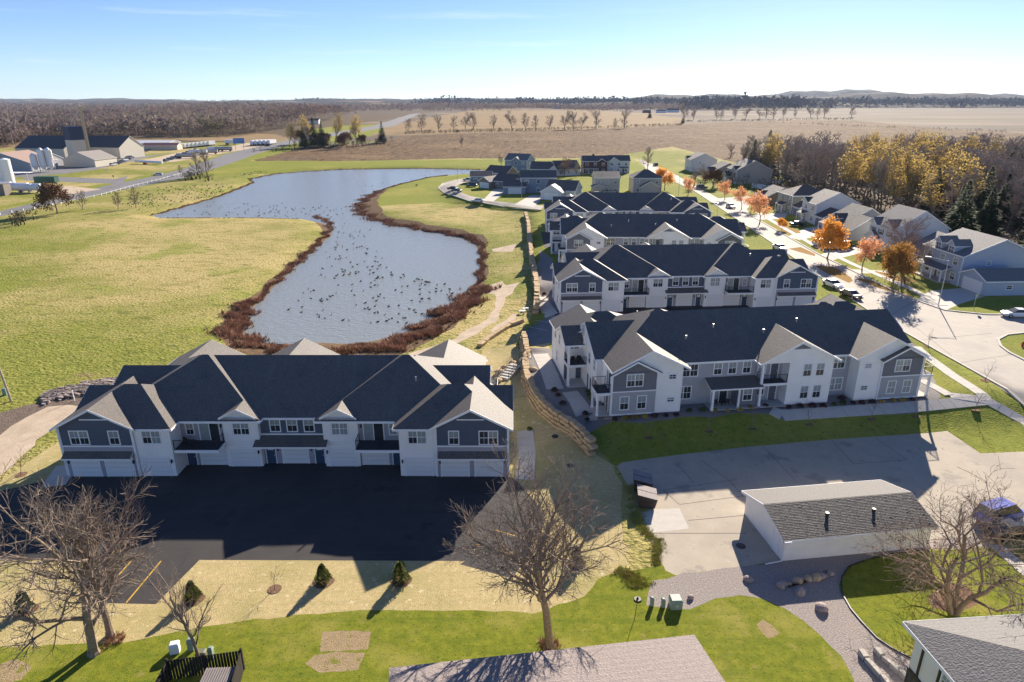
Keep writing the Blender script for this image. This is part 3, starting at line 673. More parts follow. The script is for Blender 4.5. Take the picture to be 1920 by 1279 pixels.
def garage_door(par, x, y, wd=2.6, ht=2.1, rot=0, z=0, mat=None, trim=None, label=None):
    key = ('gd', wd, ht, mat.name if mat else ''); trim = trim or TRIM; mat = mat or GDOOR
    if key not in CH:
        f = MB(); f.box(-wd/2 - .12, -wd/2, -.07, 0, 0, ht + .12); f.box(wd/2, wd/2 + .12, -.07, 0, 0, ht + .12); f.box(-wd/2, wd/2, -.07, 0, ht, ht + .12)
        p = MB(); h = ht / 4; p.box(-wd/2, wd/2, -.035, 0, .012, h - .012)
        for k in range(4): p.box(-wd/2 + wd * (k + .12) / 4, -wd/2 + wd * (k + .88) / 4, -.042, -.035, .1, h - .1)
        CH[key] = (f.mesh('garage_door', trim), p.mesh('panel', mat))
    f, p = CH[key]
    o = inst('garage_door', f, par, (x, y, z), rot)
    for k in range(4): inst('panel', p, o, (0, 0, k * ht / 4))
    return o
def door(par, x, y, mat, wd=0.92, ht=2.1, rot=0, z=0, lites=True):
    key = ('door', mat.name, wd, ht, lites)
    if key not in CH:
        f = MB(); f.box(-wd/2 - .09, -wd/2, -.06, 0, 0, ht + .09, 1); f.box(wd/2, wd/2 + .09, -.06, 0, 0, ht + .09, 1); f.box(-wd/2, wd/2, -.06, 0, ht, ht + .09, 1)
        f.box(-wd/2, wd/2, -.03, 0, 0, ht, 0); f.box(wd/2 - .14, wd/2 - .09, -.09, -.03, .95, 1.05, 1)
        g = MB()
        for i in range(3):
            for j in range(2): g.box(-.3 + i * .21, -.12 + i * .21, -.045, -.03, ht - .5 + j * .2, ht - .34 + j * .2)
        CH[key] = (f.mesh('door', [mat, TRIM]), g.mesh('door_light', TRIM))
    f, g = CH[key]; o = inst('door', f, par, (x, y, z), rot)
    if lites: inst('door_light', g, o)
    return o
def slider(par, x, y, z, wd=2.0, rot=0):
    key = ('slider', wd)
    if key not in CH:
        f = MB(); h = 2.1
        for a, b in ((-wd/2 - .1, -wd/2), (wd/2, wd/2 + .1), (-.04, .04)): f.box(a, b, -.06, 0, 0, h + .1)
        f.box(-wd/2, wd/2, -.06, 0, h, h + .1)
        p = MB(); p.quad((-wd/4 + .05, 0, 0), (wd/4 - .05, 0, 0), (wd/4 - .05, 0, h), (-wd/4 + .05, 0, h)); CH[key] = (f.mesh('sliding_door', TRIM), p.mesh('pane', GLASS), p.mesh('pane', BLIND))
    f, g, b = CH[key]; o = inst('sliding_door', f, par, (x, y, z), rot); inst('pane', b, o, (-wd/4, -.02, 0)); inst('pane', g, o, (wd/4, -.02, 0)); return o
def lamp(par, x, y, z=1.75, rot=0):
    if 'lamp' not in CH:
        m = MB(); m.box(-.05, .05, -.05, 0, -.1, .12); m.tube((0, -.13, -.18), (0, -.13, .12), .09, .07, 6); m.tube((0, -.13, .12), (0, -.13, .2), .1, .02, 6); CH['lamp'] = m.mesh('wall_lamp', BLACK)
    return inst('wall_lamp', CH['lamp'], par, (x, y, z), rot)
def railing(par, pts, z0, h=1.05, sp=0.13):
    m = MB()
    for a, b in zip(pts, pts[1:]):
        A = Vector((*a, z0)); B = Vector((*b, z0)); n = max(2, int((B - A).length / sp))
        for zz, r in ((h, .035), (.1, .02)): m.tube(A + Vector((0, 0, zz)), B + Vector((0, 0, zz)), r, r, 4)
        for i in range(n + 1):
            p = A.lerp(B, i / n); r = .04 if i in (0, n) or (i == n // 2 and n > 16) else .011
            m.tube(p, p + Vector((0, 0, h)), r, r, 4 if r > .02 else 3, cap=False)
    return m.build('railing', BLACK, par)
def column(par, x, y, z0, z1, r=.14):
    m = MB(); m.box(x - r, x + r, y - r, y + r, z0, z1); m.box(x - r * 1.35, x + r * 1.35, y - r * 1.35, y + r * 1.35, z0, z0 + .25)
    return m.build('column', TRIM, par)
def shed(par, x0, x1, y0, y1, z0, z1, mat=None, name='awning_roof', t=.14):
    """small lean-to: high edge at y0/z0 (wall), low edge at y1/z1"""
    m = MB()
    m.quad((x0, y0, z0), (x1, y0, z0), (x1, y1, z1), (x0, y1, z1)) if y1 > y0 else m.quad((x0, y1, z1), (x1, y1, z1), (x1, y0, z0), (x0, y0, z0))
    m.quad((x0, y0, z0 - t), (x1, y0, z0 - t), (x1, y1, z1 - t), (x0, y1, z1 - t), 1)
    m.quad((x0, y1, z1 - t - .03), (x1, y1, z1 - t - .03), (x1, y1, z1 + .01), (x0, y1, z1 + .01), 1)
    for x in (x0, x1): m.quad((x, y0, z0 - t), (x, y1, z1 - t), (x, y1, z1 + .01), (x, y0, z0 + .01), 1)
    return m.build(name, [mat or SHING, TRIM], par)
def chairs(par, x, y, z, n=2):
    if 'chair' not in CH:
        m = MB(); m.box(-.25, .25, -.25, .25, .38, .44); m.box(-.25, .25, .2, .26, .44, .9)
        for a in (-.22, .22):
            for b in (-.22, .22): m.box(a - .02, a + .02, b - .02, b + .02, 0, .38)
        CH['chair'] = m.mesh('patio_chair', BLACK)
        m = MB(); m.tube((0, 0, .5), (0, 0, .54), .4, .4, 10); m.tube((0, 0, 0), (0, 0, .5), .04, .04, 5); CH['ptable'] = m.mesh('patio_table', BLACK)

# ------------------------------------------------------------ the apartment building (five stand in the photo)
PI2 = pi / 2
def apartment():
    R0 = empty('apartment_building', (0, 0, 0))
    E_ = 5.55; bod = [Body(-12, 12, 2.1, 17.3, E_, 'sn')]
    for s in (1, -1):
        def B(x0, x1, y0, y1, sides, ze=E_):
            if s < 0: x0, x1 = -x1, -x0; sides = sides.translate(str.maketrans('we', 'ew'))
            return Body(x0, x1, y0, y1, ze, sides)
        bod += [B(2.7, 19.4, 1.3, 17.3, 'wesn'),          # raised middle block
                B(2.7, 7.5, 1.5, 9, 'we'),                # small front gable
                B(10.9, 22.8, -.4, 9.8, 'wesn'),          # end block, hipped
                B(14.4, 22.8, -.5, 8, 'we'),              # end front gable
                B(16, 22.8, 3.7, 9.9, 'sn'),              # low side gable over the end porch
                B(13, 20.3, 3.9, 14.9, 'sn', 5.55),       # side gable over the side wall
                B(10.2, 19.4, 9, 19.05, 'we')]            # rear wing gable
    bod.append(Body(-8.2, 1.8, 9, 19.0, E_, 'we'))
    rf = Roof(bod); rf.build(R0, SHING, TRIM)
    W_ = MB(); N_ = MB(); Mv = MB(); Bg = MB(); Dg = MB(); T = MB(); FD = MB()
    def wl(mb, a, b, z0, z1=None): wall(mb, rf, a, b, z0, z1)
    # ---- garage side, centre
    wl(Mv, (-3.3, 2.6), (3.3, 2.6), 0, 3.4); wl(N_, (-3.3, 2.6), (3.3, 2.6), 3.4)
    T.box(-3.3, 3.3, 2.56, 2.6, 3.38, 3.52)
    shed(R0, -3.75, 3.75, 2.55, 1.05, 3.35, 2.75)
    for u in (-1.75, 0, 1.75): window(R0, u, 2.6, 3.8, .95, 1.4)
    garage_door(R0, 0, 2.6, 2.6, 2.1)
    for u in (-2.55, 2.55): door(R0, u, 2.6, DOORN); lamp(R0, u * .69, 2.6)
    for s in (1, -1):
        S_ = lambda u: s * u
        def w2(mb, u0, v0, u1, v1, z0=0, z1=None): wl(mb, (s * u0, v0), (s * u1, v1), z0, z1)
        def bx(mb, u0, u1, v0, v1, z0, z1): mb.box(min(s*u0, s*u1), max(s*u0, s*u1), v0, v1, z0, z1)
        # D bay
        w2(W_, 3.3, 2.6, 3.3, 2.0); w2(W_, 3.3, 2.0, 6.9, 2.0); w2(W_, 6.9, 2.0, 6.9, 2.3)
        window(R0, s*5.05, 2.0, 3.75, 1.6, 1.35, 2); garage_door(R0, s*5.1, 2.0, 2.6, 2.1); lamp(R0, s*3.55, 2.0)
        # C recess with balcony
        w2(Mv, 6.9, 2.3, 11.4, 2.3)
        slider(R0, s*8.45, 2.3, 2.85)
        window(R0, s*10.45, 2.3, 3.6, .7, 1.2); garage_door(R0, s*8.45, 2.3, 2.6, 2.1); door(R0, s*10.75, 2.3, DOORN); lamp(R0, s*10.05, 2.3); lamp(R0, s*7.2, 2.3, 4.6)
        d = MB(); bx(d, 6.95, 11.36, .35, 2.28, 2.72, 2.84); d.build('balcony_floor', DECK, R0)
        bx(T, 6.95, 11.36, .25, .35, 2.55, 2.84); bx(T, 6.86, 6.95, .25, 1.98, 2.55, 2.84)
        railing(R0, [(s*6.98, 1.95), (s*6.98, .4), (s*11.34, .4)], 2.84)
        # B bay
        w2(W_, 11.4, 2.3, 11.4, .1); w2(W_, 11.4, .1, 15.1, .1)
        window(R0, s*13.25, .1, 3.75, 1.75, 1.4, 2); garage_door(R0, s*13.3, .1, 2.6, 2.1); lamp(R0, s*11.65, .1)
        # A bay
        w2(T, 15.1, .1, 15.1, 0); w2(Mv, 15.1, 0, 22.3, 0, 0, 3.45); w2(N_, 15.1, 0, 22.3, 0, 3.45)
        bx(T, 15.1, 22.3, -.05, -.003, 3.4, 3.55); bx(T, 17.25, 19.95, -.05, -.003, 6.35 , 6.47)
        bx(T, 15.06, 15.2, -.06, .0, 0, 5.5); bx(T, 22.2, 22.34, -.06, .0, 0, 5.5)
        shed(R0, min(s*15.3, s*22.2), max(s*15.3, s*22.2), -.01, -.75, 2.9, 2.42)
        window(R0, s*20.35, 0, 3.72, 1.75, 1.4, 2); window(R0, s*16.9, 0, 3.72, .9, 1.4); 
        garage_door(R0, s*16.95, 0, 2.7, 2.1); garage_door(R0, s*20.35, 0, 2.7, 2.1); lamp(R0, s*15.45, 0); lamp(R0, s*22.0, 0)
        # end walls
        w2(W_, 22.3, 0, 22.3, 7.4)
        for v in (1.7, 4.4): window(R0, s*22.3, v, 3.8, 1.0, 1.3, 1, s * PI2)
        window(R0, s*22.3, 3.0, 1.0, 1.0, 1.3, 1, s * PI2)
        w2(W_, 22.3, 7.4, 19.95, 7.4); w2(W_, 19.95, 7.4, 19.95, 14.5); w2(W_, 19.95, 14.5, 19.2, 14.5); w2(W_, 19.2, 14.5, 19.2, 15.5)
        # porch under the low side gable (rear-facing side)
        door(R0, s*21.9, 7.4, DOORG, .8, 2.1, pi, 0, False); door(R0, s*20.4, 7.4, DOORG, .7, 2.1, pi, 0, False); window(R0, s*21.1, 7.4, 4.2, 1.4, .8, 2, pi)
        d = MB(); bx(d, 19.97, 22.3, 7.42, 9.7, 2.72, 2.84); d.build('balcony_floor', DECK, R0); bx(T, 19.97, 22.36, 9.7, 9.8, 2.55, 2.86); bx(T, 22.3, 22.4, 7.4, 9.7, 2.55, 2.86)
        railing(R0, [(s*22.27, 7.5), (s*22.27, 9.68), (s*20.0, 9.68)], 2.84); column(R0, s*22.22, 9.62, 0, 5.5); 
        w2(W_, 22.3, 9.66, 19.95, 9.66, 5.45)
        for v in (10.8, 12.2): door(R0, s*19.95, v, DOORG, .85, 2.1, s * PI2, 0, False)
        for v in (11.2, 13.6): window(R0, s*19.95, v, 3.7, .9, 1.3, 1, s * PI2)
        # rear wing
        w2(Bg, 19.2, 15.5, 19.2, 18.6, 0, 2.9); w2(W_, 19.2, 15.5, 19.2, 18.6, 2.9)
        slider(R0, s*19.2, 17.2, 2.85, 1.6, s * PI2); door(R0, s*19.2, 17.0, DOORG, .9, 2.1, s * PI2, 0, False)
        d = MB(); bx(d, 19.22, 20.85, 16.0, 18.45, 2.72, 2.84); d.build('balcony_floor', DECK, R0); bx(T, 19.22, 20.9, 18.45, 18.52, 2.55, 2.86); bx(T, 20.85, 20.92, 16, 18.5, 2.55, 2.86)
        railing(R0, [(s*19.3, 16.05), (s*20.8, 16.05), (s*20.8, 18.4), (s*19.3, 18.4)], 2.84); column(R0, s*20.75, 18.35, 0, 2.6, .11); column(R0, s*20.75, 16.15, 0, 2.6, .11)
        m = MB(); m.box(min(s*19.25, s*20.95), max(s*19.25, s*20.95), 15.9, 18.6, .0, .06); m.box(min(s*20, s*22.4), max(s*20, s*22.4), 7.4, 10.2, .0, .06); m.build('patio_slab', WALK, R0)
        w2(Bg, 13.9, 18.6, 19.2, 18.6, 0, 2.95); w2(Dg, 13.9, 18.6, 19.2, 18.6, 2.95, 5.3); w2(W_, 13.9, 18.57, 19.2, 18.57, 5.0)
        g0, g1 = 13.65, 19.45; gm = (g0 + g1) / 2    # little grey gable proud of the white one
        FD.poly([(s*g0 if s > 0 else s*g1, 18.6, 5.25), (s*g1 if s > 0 else s*g0, 18.6, 5.25), (s*gm, 18.6, 5.25 + .52 * (gm - g0))], 2)
        for (ua, ub) in ((g0 - .2, gm), (g1 + .2, gm)):
            za = 5.25 - .1; zb = 5.25 + .52 * (gm - g0) + .04
            FD.quad((s*ua, 18.5, za), (s*ub, 18.5, zb), (s*ub, 19.25, zb), (s*ua, 19.25, za), 0)
            FD.quad((s*ua, 19.26, za - .2), (s*ub, 19.26, zb - .2), (s*ub, 19.26, zb + .02), (s*ua, 19.26, za + .02), 1)
        bx(T, 13.9, 19.2, 18.603, 18.65, 2.88, 3.02); bx(T, 19.1, 19.26, 18.55, 18.66, 0, 5.4); bx(T, 13.85, 13.99, 18.55, 18.66, 0, 5.4); bx(T, 13.9, 19.2, 18.603, 18.64, 0, .2)
        window(R0, s*16.55, 18.6, 3.6, 1.8, 1.4, 2, pi); window(R0, s*17.65, 18.6, .75, .95, 1.55, 1, pi); window(R0, s*15.6, 18.6, .75, .95, 1.55, 1, pi)
        w2(W_, 13.9, 18.6, 13.9, 18.5); w2(W_, 13.9, 18.5, 10.9, 18.5); w2(W_, 10.9, 18.5, 10.9, 16.8)
        for zz in (1.35, 4.2): window(R0, s*12.1, 18.5, zz, .8, .5, 1, pi)
    # ---- rear, centre
    wl(Bg, (7.2, 16.8), (10.9, 16.8), 0); wl(Bg, (1.2, 16.8), (7.2, 16.8), 0)
    window(R0, 9.3, 16.8, 3.65, 1.8, 1.45, 2, pi); window(R0, 9.9, 16.8, .8, 1.8, 1.5, 2, pi)
    for u in (5.9, 4.1, 2.3): window(R0, u, 16.8, 3.7, .9, 1.4, 1, pi)
    shed(R0, 1.0, 7.5, 16.82, 19.0, 3.35, 2.7, name='porch_roof'); column(R0, 7.1, 18.8, 0, 2.62, .12); column(R0, 3.9, 18.8, 0, 2.62, .1)
    wall(Dg, None, (1.4, 18.3), (3.8, 18.3), 0, 2.75); wall(Dg, None, (3.8, 18.3), (3.8, 16.8), 0, 2.9); window(R0, 2.6, 18.3, .85, 1.0, 1.4, 1, pi)
    slider(R0, 5.4, 16.8, 0.06, 2.0, pi)
    m = MB(); m.box(1.4, 7.2, 16.8, 18.95, 0, .06); m.box(-2.1, 1.3, 17.0, 18.9, 0, .06); m.build('patio_slab', WALK, R0)
    wl(Bg, (1.2, 17.0), (-2.1, 17.0), 0); wl(Bg, (1.2, 16.8), (1.2, 17.0), 0); wl(W_, (-2.1, 17.0), (-2.1, 18.5), 0); wl(W_, (-2.1, 18.5), (-7.6, 18.5), 0)
    wl(W_, (1.25, 18.5), (-2.1, 18.5), 5.4); wl(W_, (-7.6, 18.5), (-7.6, 16.8), 0); column(R0, 1.12, 18.4, 0, 5.5, .13)
    m = MB(); m.box(-2.08, 1.2, 17.02, 18.42, 2.72, 2.84); m.build('balcony_floor', DECK, R0); T.box(-2.08, 1.2, 18.42, 18.5, 2.55, 2.86)
    railing(R0, [(1.0, 17.1), (1.0, 18.35), (-2.05, 18.35)], 2.84)
    window(R0, .5, 17.0, 3.7, .9, 1.4, 1, pi); door(R0, -1.1, 17.0, DOORG, .9, 2.1, pi, 2.85, False); window(R0, .4, 17.0, .8, 1.0, 1.5, 1, pi); door(R0, -1.2, 17.0, DOORG, .9, 2.1, pi, 0, False)
    for u in (-4.4, -6.0):
        window(R0, u, 18.5, 3.6, .95, 1.5, 1, pi); window(R0, u, 18.5, .75, .95, 1.55, 1, pi)
    FD.poly([(-1.9, 18.54, 7.05), (-4.5, 18.54, 7.05), (-3.2, 18.54, 7.7)], 2)
    wl(Bg, (-7.6, 16.8), (-10.9, 16.8), 0); window(R0, -9.3, 16.8, 3.65, 1.8, 1.45, 2, pi); window(R0, -9.4, 16.8, .8, 1.8, 1.5, 2, pi)
    for mb, nm, mt in ((W_, 'white_siding', WHITE), (N_, 'navy_siding', NAVY), (Mv, 'grey_siding', MAUV), (Bg, 'blue_grey_siding', BLUG), (Dg, 'dark_grey_siding', DKGR), (T, 'corner_trim', TRIM)):
        mb.build_islands(nm, mt, R0)
    FD.build_islands('gable_facing', [SHING, TRIM, DKGR], R0)
    for u, v in ((5, 12.5), (-6, 12.2), (9, 14), (-1, 13.6), (12.5, 6)):
        z = rf.z(u, v); m = MB(); m.tube((u, v, z - .05), (u, v, z + .4), .07, .07, 6); m.tube((u, v, z + .4), (u, v, z + .46), .1, .1, 6); m.build('roof_vent', VENTM, R0)
    for s in (1, -1):   # downspouts at the corners
        for u, v in ((s*22.38, -.02), (s*15.0, .02), (s*10.95, 18.58), (s*19.28, 18.68)):
            m = MB(); m.box(u - .05, u + .05, v - .09, v, .1, 5.45); m.build('downspout', TRIM, R0)
    return R0
APT = [((-22.7, 58.85, 0), 0, 'long white and navy apartment building with its garages on the fresh black asphalt'),
       ((27.8, 89.8, 1.9), 187.8, 'apartment building above the curved stone wall, its grey and white porches facing a shaded lawn'),
       ((30.4, 109.6, 1.9), 4, 'garage side of the navy and white apartment building directly behind the retaining wall building'),
       ((31.9, 163.5, 1.9), 178, 'third apartment building back along the street, showing its rear roofs and one big white gable'),
       ((31.7, 181.5, 1.9), -1, 'apartment building farthest from the asphalt lot, next to the small houses on the pond peninsula')]
proto = apartment()
for i, (loc, rz, lb) in enumerate(APT):
    o = proto if i == 0 else copy_tree(proto)
    o.location = loc; o.rotation_euler.z = math.radians(rz); tag(o, lb, 'apartment building', 'two storey apartment buildings around the pond')

chairs(None, 0, 0, 0)
def seat(bi, u, v, z, rot, mesh, nm, lb, cat):
    (ox, oy, oz), rz, _ = APT[bi]; a = math.radians(rz)
    o = inst(nm, CH[mesh], None, (ox + u * math.cos(a) - v * math.sin(a), oy + u * math.sin(a) + v * math.cos(a), oz + z), a + rot); tag(o, lb, cat)
seat(1, 21.6, 8.6, 2.84, .3, 'chair', 'patio_chair', 'black chair on the left upper balcony above the stone wall, nearer the rail corner', 'chair'); seat(1, 20.6, 8.5, 2.84, -.4, 'chair', 'patio_chair', 'black chair on the left upper balcony above the stone wall, nearer the house wall', 'chair')
seat(1, 21.1, 9.0, 2.84, 0, 'ptable', 'patio_table', 'small round black table between the two chairs on the left upper balcony', 'table')
seat(1, 6.3, 17.7, .06, .2, 'chair', 'patio_chair', 'black chair under the porch roof, left of the round table', 'chair'); seat(1, 4.7, 17.7, .06, -.3, 'chair', 'patio_chair', 'black chair under the porch roof, right of the round table', 'chair')
seat(1, 5.5, 17.9, .06, 0, 'ptable', 'patio_table', 'round black table under the porch roof of the middle building', 'table')
seat(0, -10.6, 1.6, 2.84, 2.8, 'chair', 'patio_chair', 'dark chair on the left balcony above the black asphalt', 'chair'); seat(0, -9.9, 1.2, 2.84, 0, 'ptable', 'patio_table', 'small round table on the left balcony above the black asphalt', 'table')
# ------------------------------------------------------------ family houses
def house(loc, rot, w_, d_, st, axis, wc, rc, label, garage=None, porch=None, dormers=0, back=False, trim=None, hip=False, gdmat=None, gables=(), over=.4, shut=False, k=.5, side=True):
    """w_ along the street, d_ deep, front faces local -y. garage=(x0,x1,y0,y1,axis)"""
    trim = trim or TRIM; eh = 2.9 * st
    R0 = empty('house', loc, math.radians(rot), label, 'house', None)
    sd_ = {'x': 'sn', 'y': 'we'}
    X0, X1, Y0, Y1 = -w_/2, w_/2, -d_/2, d_/2
    bod = [Body(X0 - over, X1 + over, Y0 - over, Y1 + over, eh + .1, 'wesn' if hip else sd_[axis], k)]
    for gx0, gx1 in gables: bod.append(Body(gx0 - .3, gx1 + .3, Y0 - .6, 0, eh + .1, 'we', k * 1.25))
    rf = Roof(bod); rf.build(R0, rc, trim)
    m = MB()
    for a, b in (((X0, Y0), (X1, Y0)), ((X1, Y0), (X1, Y1)), ((X1, Y1), (X0, Y1)), ((X0, Y1), (X0, Y0))): wall(m, rf, a, b, 0)
    m.build('wall', wc, R0)
    m = MB()
    for x in (X0, X1):
        for y in (Y0, Y1): m.box(x - .07, x + .07, y - .07, y + .07, 0, eh - .1)
    m.build('corner_trim', trim, R0)
    gx = (99, 99)
    if garage:
        a0, a1, c0, c1, ax = garage[:5]; gh = 2.7; gx = (a0, a1)
        r2 = Roof([Body(a0 - .35, a1 + .35, c0 - .35, c1 + (.0 if c1 <= Y0 + .1 else .35), gh + .1, sd_[ax], k)])
        wing = empty('garage_wing', (0, 0, 0)); wing.parent = R0
        r2.build(wing, rc, trim); m = MB()
        for a, b in (((a0, c0), (a1, c0)), ((a1, c0), (a1, c1)), ((a1, c1), (a0, c1)), ((a0, c1), (a0, c0))): wall(m, r2, a, b, 0)
        m.build('wall', wc, wing)
        gw = min(4.8, (a1 - a0) - 1); garage_door(R0, (a0 + a1) / 2, c0, round(gw, 1), 2.2, mat=gdmat)
        if side: window(R0, a1 if a1 > X1 - .5 else a0, (c0 + c1) / 2, 1.2, 1.0, .7, 1, PI2 if a1 > X1 - .5 else -PI2, split=False)
    if porch:
        p0, p1, pd = porch; shed(R0, p0, p1, Y0, Y0 - pd, 3.2, 2.6, rc, 'porch_roof')
        n = max(2, int((p1 - p0) / 2.4) + 1)
        for i in range(n): column(R0, p0 + .2 + (p1 - p0 - .4) * i / (n - 1), Y0 - pd + .15, 0, 2.5, .11)
        m = MB(); m.box(p0, p1, Y0 - pd, Y0, 0, .3); m.build('porch_floor', CONC, R0)
        door(R0, (p0 + p1) / 2, Y0, DOORG if st > 1 else DOORN, z=.3, lites=False)
    for s in range(st):
        z = .9 + 2.9 * s; n = 3 if w_ > 9 else 2
        for i in range(n):
            x = X0 + w_ * (i + .5) / n
            if not (garage and s == 0 and gx[0] - .6 < x < gx[1] + .6 and garage[2] < Y0 + 1): window(R0, x, Y0, z, 1.5 if n < 3 else 1.2, 1.3, 2 if n < 3 else 1)
            if shut and s: 
                for q in (-.85, .85): mm = MB(); mm.box(x + q - .16, x + q + .16, Y0 - .05, Y0, z, z + 1.3); mm.build('shutter', BLACK, R0)
            if back: window(R0, x * (1 if i != 1 else .8), Y1, z, .9, 1.2, 1, pi)
        if side: window(R0, X1, Y0 + d_ * .35, z + .3, .8, .8, 1, PI2, split=False); window(R0, X0, Y0 + d_ * .6, z + .3, .8, .8, 1, -PI2, split=False)
    for i in range(dormers):
        x = X0 + w_ * (i + 1) / (dormers + 1); dn = empty('dormer', (x, Y0, eh)); dn.parent = R0
        r3 = Roof([Body(-1.3, 1.3, -.35, 3.4, 1.5, 'we', .9)]); r3.build(dn, rc, trim, .12); m = MB()
        for a, b in (((-1, 0), (1, 0)), ((1, 0), (1, 3)), ((-1, 3), (-1, 0))): wall(m, r3, a, b, -.4, dz=.06)
        m.build('wall', wc, dn); f, pg, pb = window_meshes(1.3, 1.1, 2); inst('window', f, dn, (0, 0, .2))
        mm = MB(); mm.quad((-.62, -.02, .2), (.62, -.02, .2), (.62, -.02, 1.28), (-.62, -.02, 1.28)); mm.build('pane', GLASS, dn)
    rv = MB(); z = rf.z(1.5, 1.8 if axis == 'x' else 1); rv.tube((1.5, 1.8 if axis == 'x' else 1, z - .1), (1.5, 1.8 if axis == 'x' else 1, z + .4), .08, .08, 6); rv.build('roof_vent', BLACK, R0)
    return R0
BLUEH = wallmat('pale_blue_siding', (0.42, 0.47, 0.55)); BEIGE = wallmat('beige_siding', (0.50, 0.45, 0.38)); GRYS = wallmat('grey_house_siding', (0.34, 0.35, 0.37))
SAGE = wallmat('sage_siding', (0.30, 0.31, 0.24)); MAROON = wallmat('maroon_siding', (0.13, 0.055, 0.055)); WHS = wallmat('white_house_siding', (0.66, 0.66, 0.66)); SLATE = wallmat('slate_blue_siding', (0.24, 0.28, 0.34))
BROWNW = wallmat('brown_siding', (0.24, 0.20, 0.165)); GG = M('grey_garage_door', (0.22, 0.23, 0.25), 0.6)
def hp(px, py, dx=0, dy=0):
    g = G(px, py); return (g.x + dx, g.y + dy, H(g.x + dx, g.y + dy + 3))
z9 = 1.9
# east side of the street, fronts towards the street (west)
house((94.0, 131.5, z9), -87, 11.5, 15, 2, 'x', BLUEH, SHGR, 'pale blue two storey house with two dormers, nearest the street corner lamp', garage=(5.75, 12.6, -7.3, 1.8, 'y'), porch=(-5.5, 3.5, 2.2), dormers=2, k=.42)
house((96, 144, z9), -87, 9, 13, 1, 'x', BEIGE, SHGR, 'low beige house with a plain grey roof behind the pale blue dormer house', porch=(-4, 4, 1.5))
house((95, 159, z9), -87, 10, 13, 2, 'x', WHS, SHGR, 'white gabled house half hidden by the big rosy bare tree', gables=((-5, -1.5), (0.5, 5)), shut=True, garage=(-5, 0, -7.2, -6.4, 'y'), k=.62)
house((94, 180, z9), -87, 9, 14, 1, 'x', GRYS, SHDK, 'grey house with a long weathered roof between the white house and the orange tree', garage=(4.5, 9.8, -7.5, 2, 'x'), porch=(-4.5, 3, 2), dormers=1, k=.62)
house((94, 198, z9), -87, 8.5, 12.5, 2, 'x', WHS, SHDK, 'tall white house with a small front gable and attached grey garage door', garage=(4.25, 9, -6.3, 2, 'x'), porch=(-4, 0, 1.8), gables=((-4.2, -.8),), gdmat=GG, k=.5)
house((94, 217, z9), -87, 10, 12, 2, 'x', SAGE, SHBR, 'sage green house with a brown hipped roof', garage=(5, 10, -5.5, 1, 'x'), porch=(-3, 2, 1.8), hip=True, gdmat=GG, k=.5)
house((93, 236, z9), -87, 9, 11, 1, 'x', BROWNW, SHBR, 'small brown cottage roof beyond the sage green house', gables=((-3, 1),), porch=(-3.5, 2, 1.5))
house((104, 299, z9), -90, 13, 15, 2, 'x', BEIGE, SHBR, 'large beige house beside the white vinyl fence', garage=(-6.5, 0, -9.5, -7, 'y'), gables=((1, 5.5),), k=.5)
house((102, 327, z9), -90, 12, 13, 1, 'x', BEIGE, SHBR, 'brown roofed low house north of the beige one by the vinyl fence', garage=(0, 6, -9, -6, 'y'), k=.5)
house((97, 352, z9), -90, 12, 13, 2, 'x', WHS, SHBR, 'pale grey house farthest up the street beside the ploughed field', gables=((-5, -1),), k=.45)
# peninsula
house(hp(963, 356, 0, 5), -40, 15, 9, 1, 'x', BROWNW, SHBR, 'brown ranch house with a white garage door facing the curved road', garage=(-12.5, -6.5, -7.5, 2, 'y'), k=.55)
house(hp(1000, 364, 2, 7), 0, 13.5, 9, 2, 'x', SLATE, SHING, 'slate blue two storey house with a low garage in front', garage=(-13.5, -5, -7, -1.5, 'x'), k=.5, back=True)
house(hp(1048, 372, 2, 4), -20, 11, 10, 1, 'x', WHS, SHING, 'white cottage with a pale front gable and dark roof, right of the slate blue house', garage=(-6, 2, -9.5, -5, 'y'), k=.6)
house(hp(902, 344, 0, 4), 0, 9, 8, 1, 'x', SLATE, SHING, 'small grey house nearest the pond on the peninsula', k=.45)
house(hp(940, 338, 0, 6), -35, 12, 9, 1, 'x', BROWNW, SHBR, 'brown roofed house second from the pond side of the peninsula', k=.6)
house(hp(975, 324, 0, 6), -25, 12, 10, 2, 'x', SLATE, SHGR, 'tall slate house at the back of the peninsula with light roof', gables=((-2, 2.5),), k=.55)
house(hp(1010, 330, 4, 6), -10, 14, 10, 1, 'x', WHS, SHING, 'white bungalow with dark gables behind the slate blue house', gables=((2, 6),), k=.6)
house(hp(1052, 330, 2, 6), 20, 12, 10, 1, 'x', WHS, SHBR, 'cream cottage behind the thicket of bare yard trees', k=.7)
house(hp(1108, 326, 2, 5), 0, 12, 9, 2, 'x', MAROON, SHING, 'maroon two storey house backing on the ploughed field', gables=((1.5, 5),), porch=(-6, 1.5, 1.6), k=.5)
house(hp(1160, 325, 0, 5), 0, 10.5, 9, 2, 'x', WHS, SHING, 'white and grey house with a front gable next to the maroon one', gables=((-4.5, 0),), porch=(0, 4.5, 1.6), k=.5)
house(hp(1138, 363, 0, 5), 180, 9.5, 9.5, 2, 'x', BEIGE, SHING, 'square beige house with two small upper windows seen from behind', back=True, garage=(1.5, 6, 3, 7.5, 'y'), k=.4, side=False)
house(hp(1213, 363, 0, 5), 180, 11, 9.5, 2, 'x', BEIGE, SHING, 'beige house with a pyramid hipped roof beside the round orange tree', hip=True, back=True, garage=(-4, 3, 4, 7.5, 'y'), k=.55, side=False)

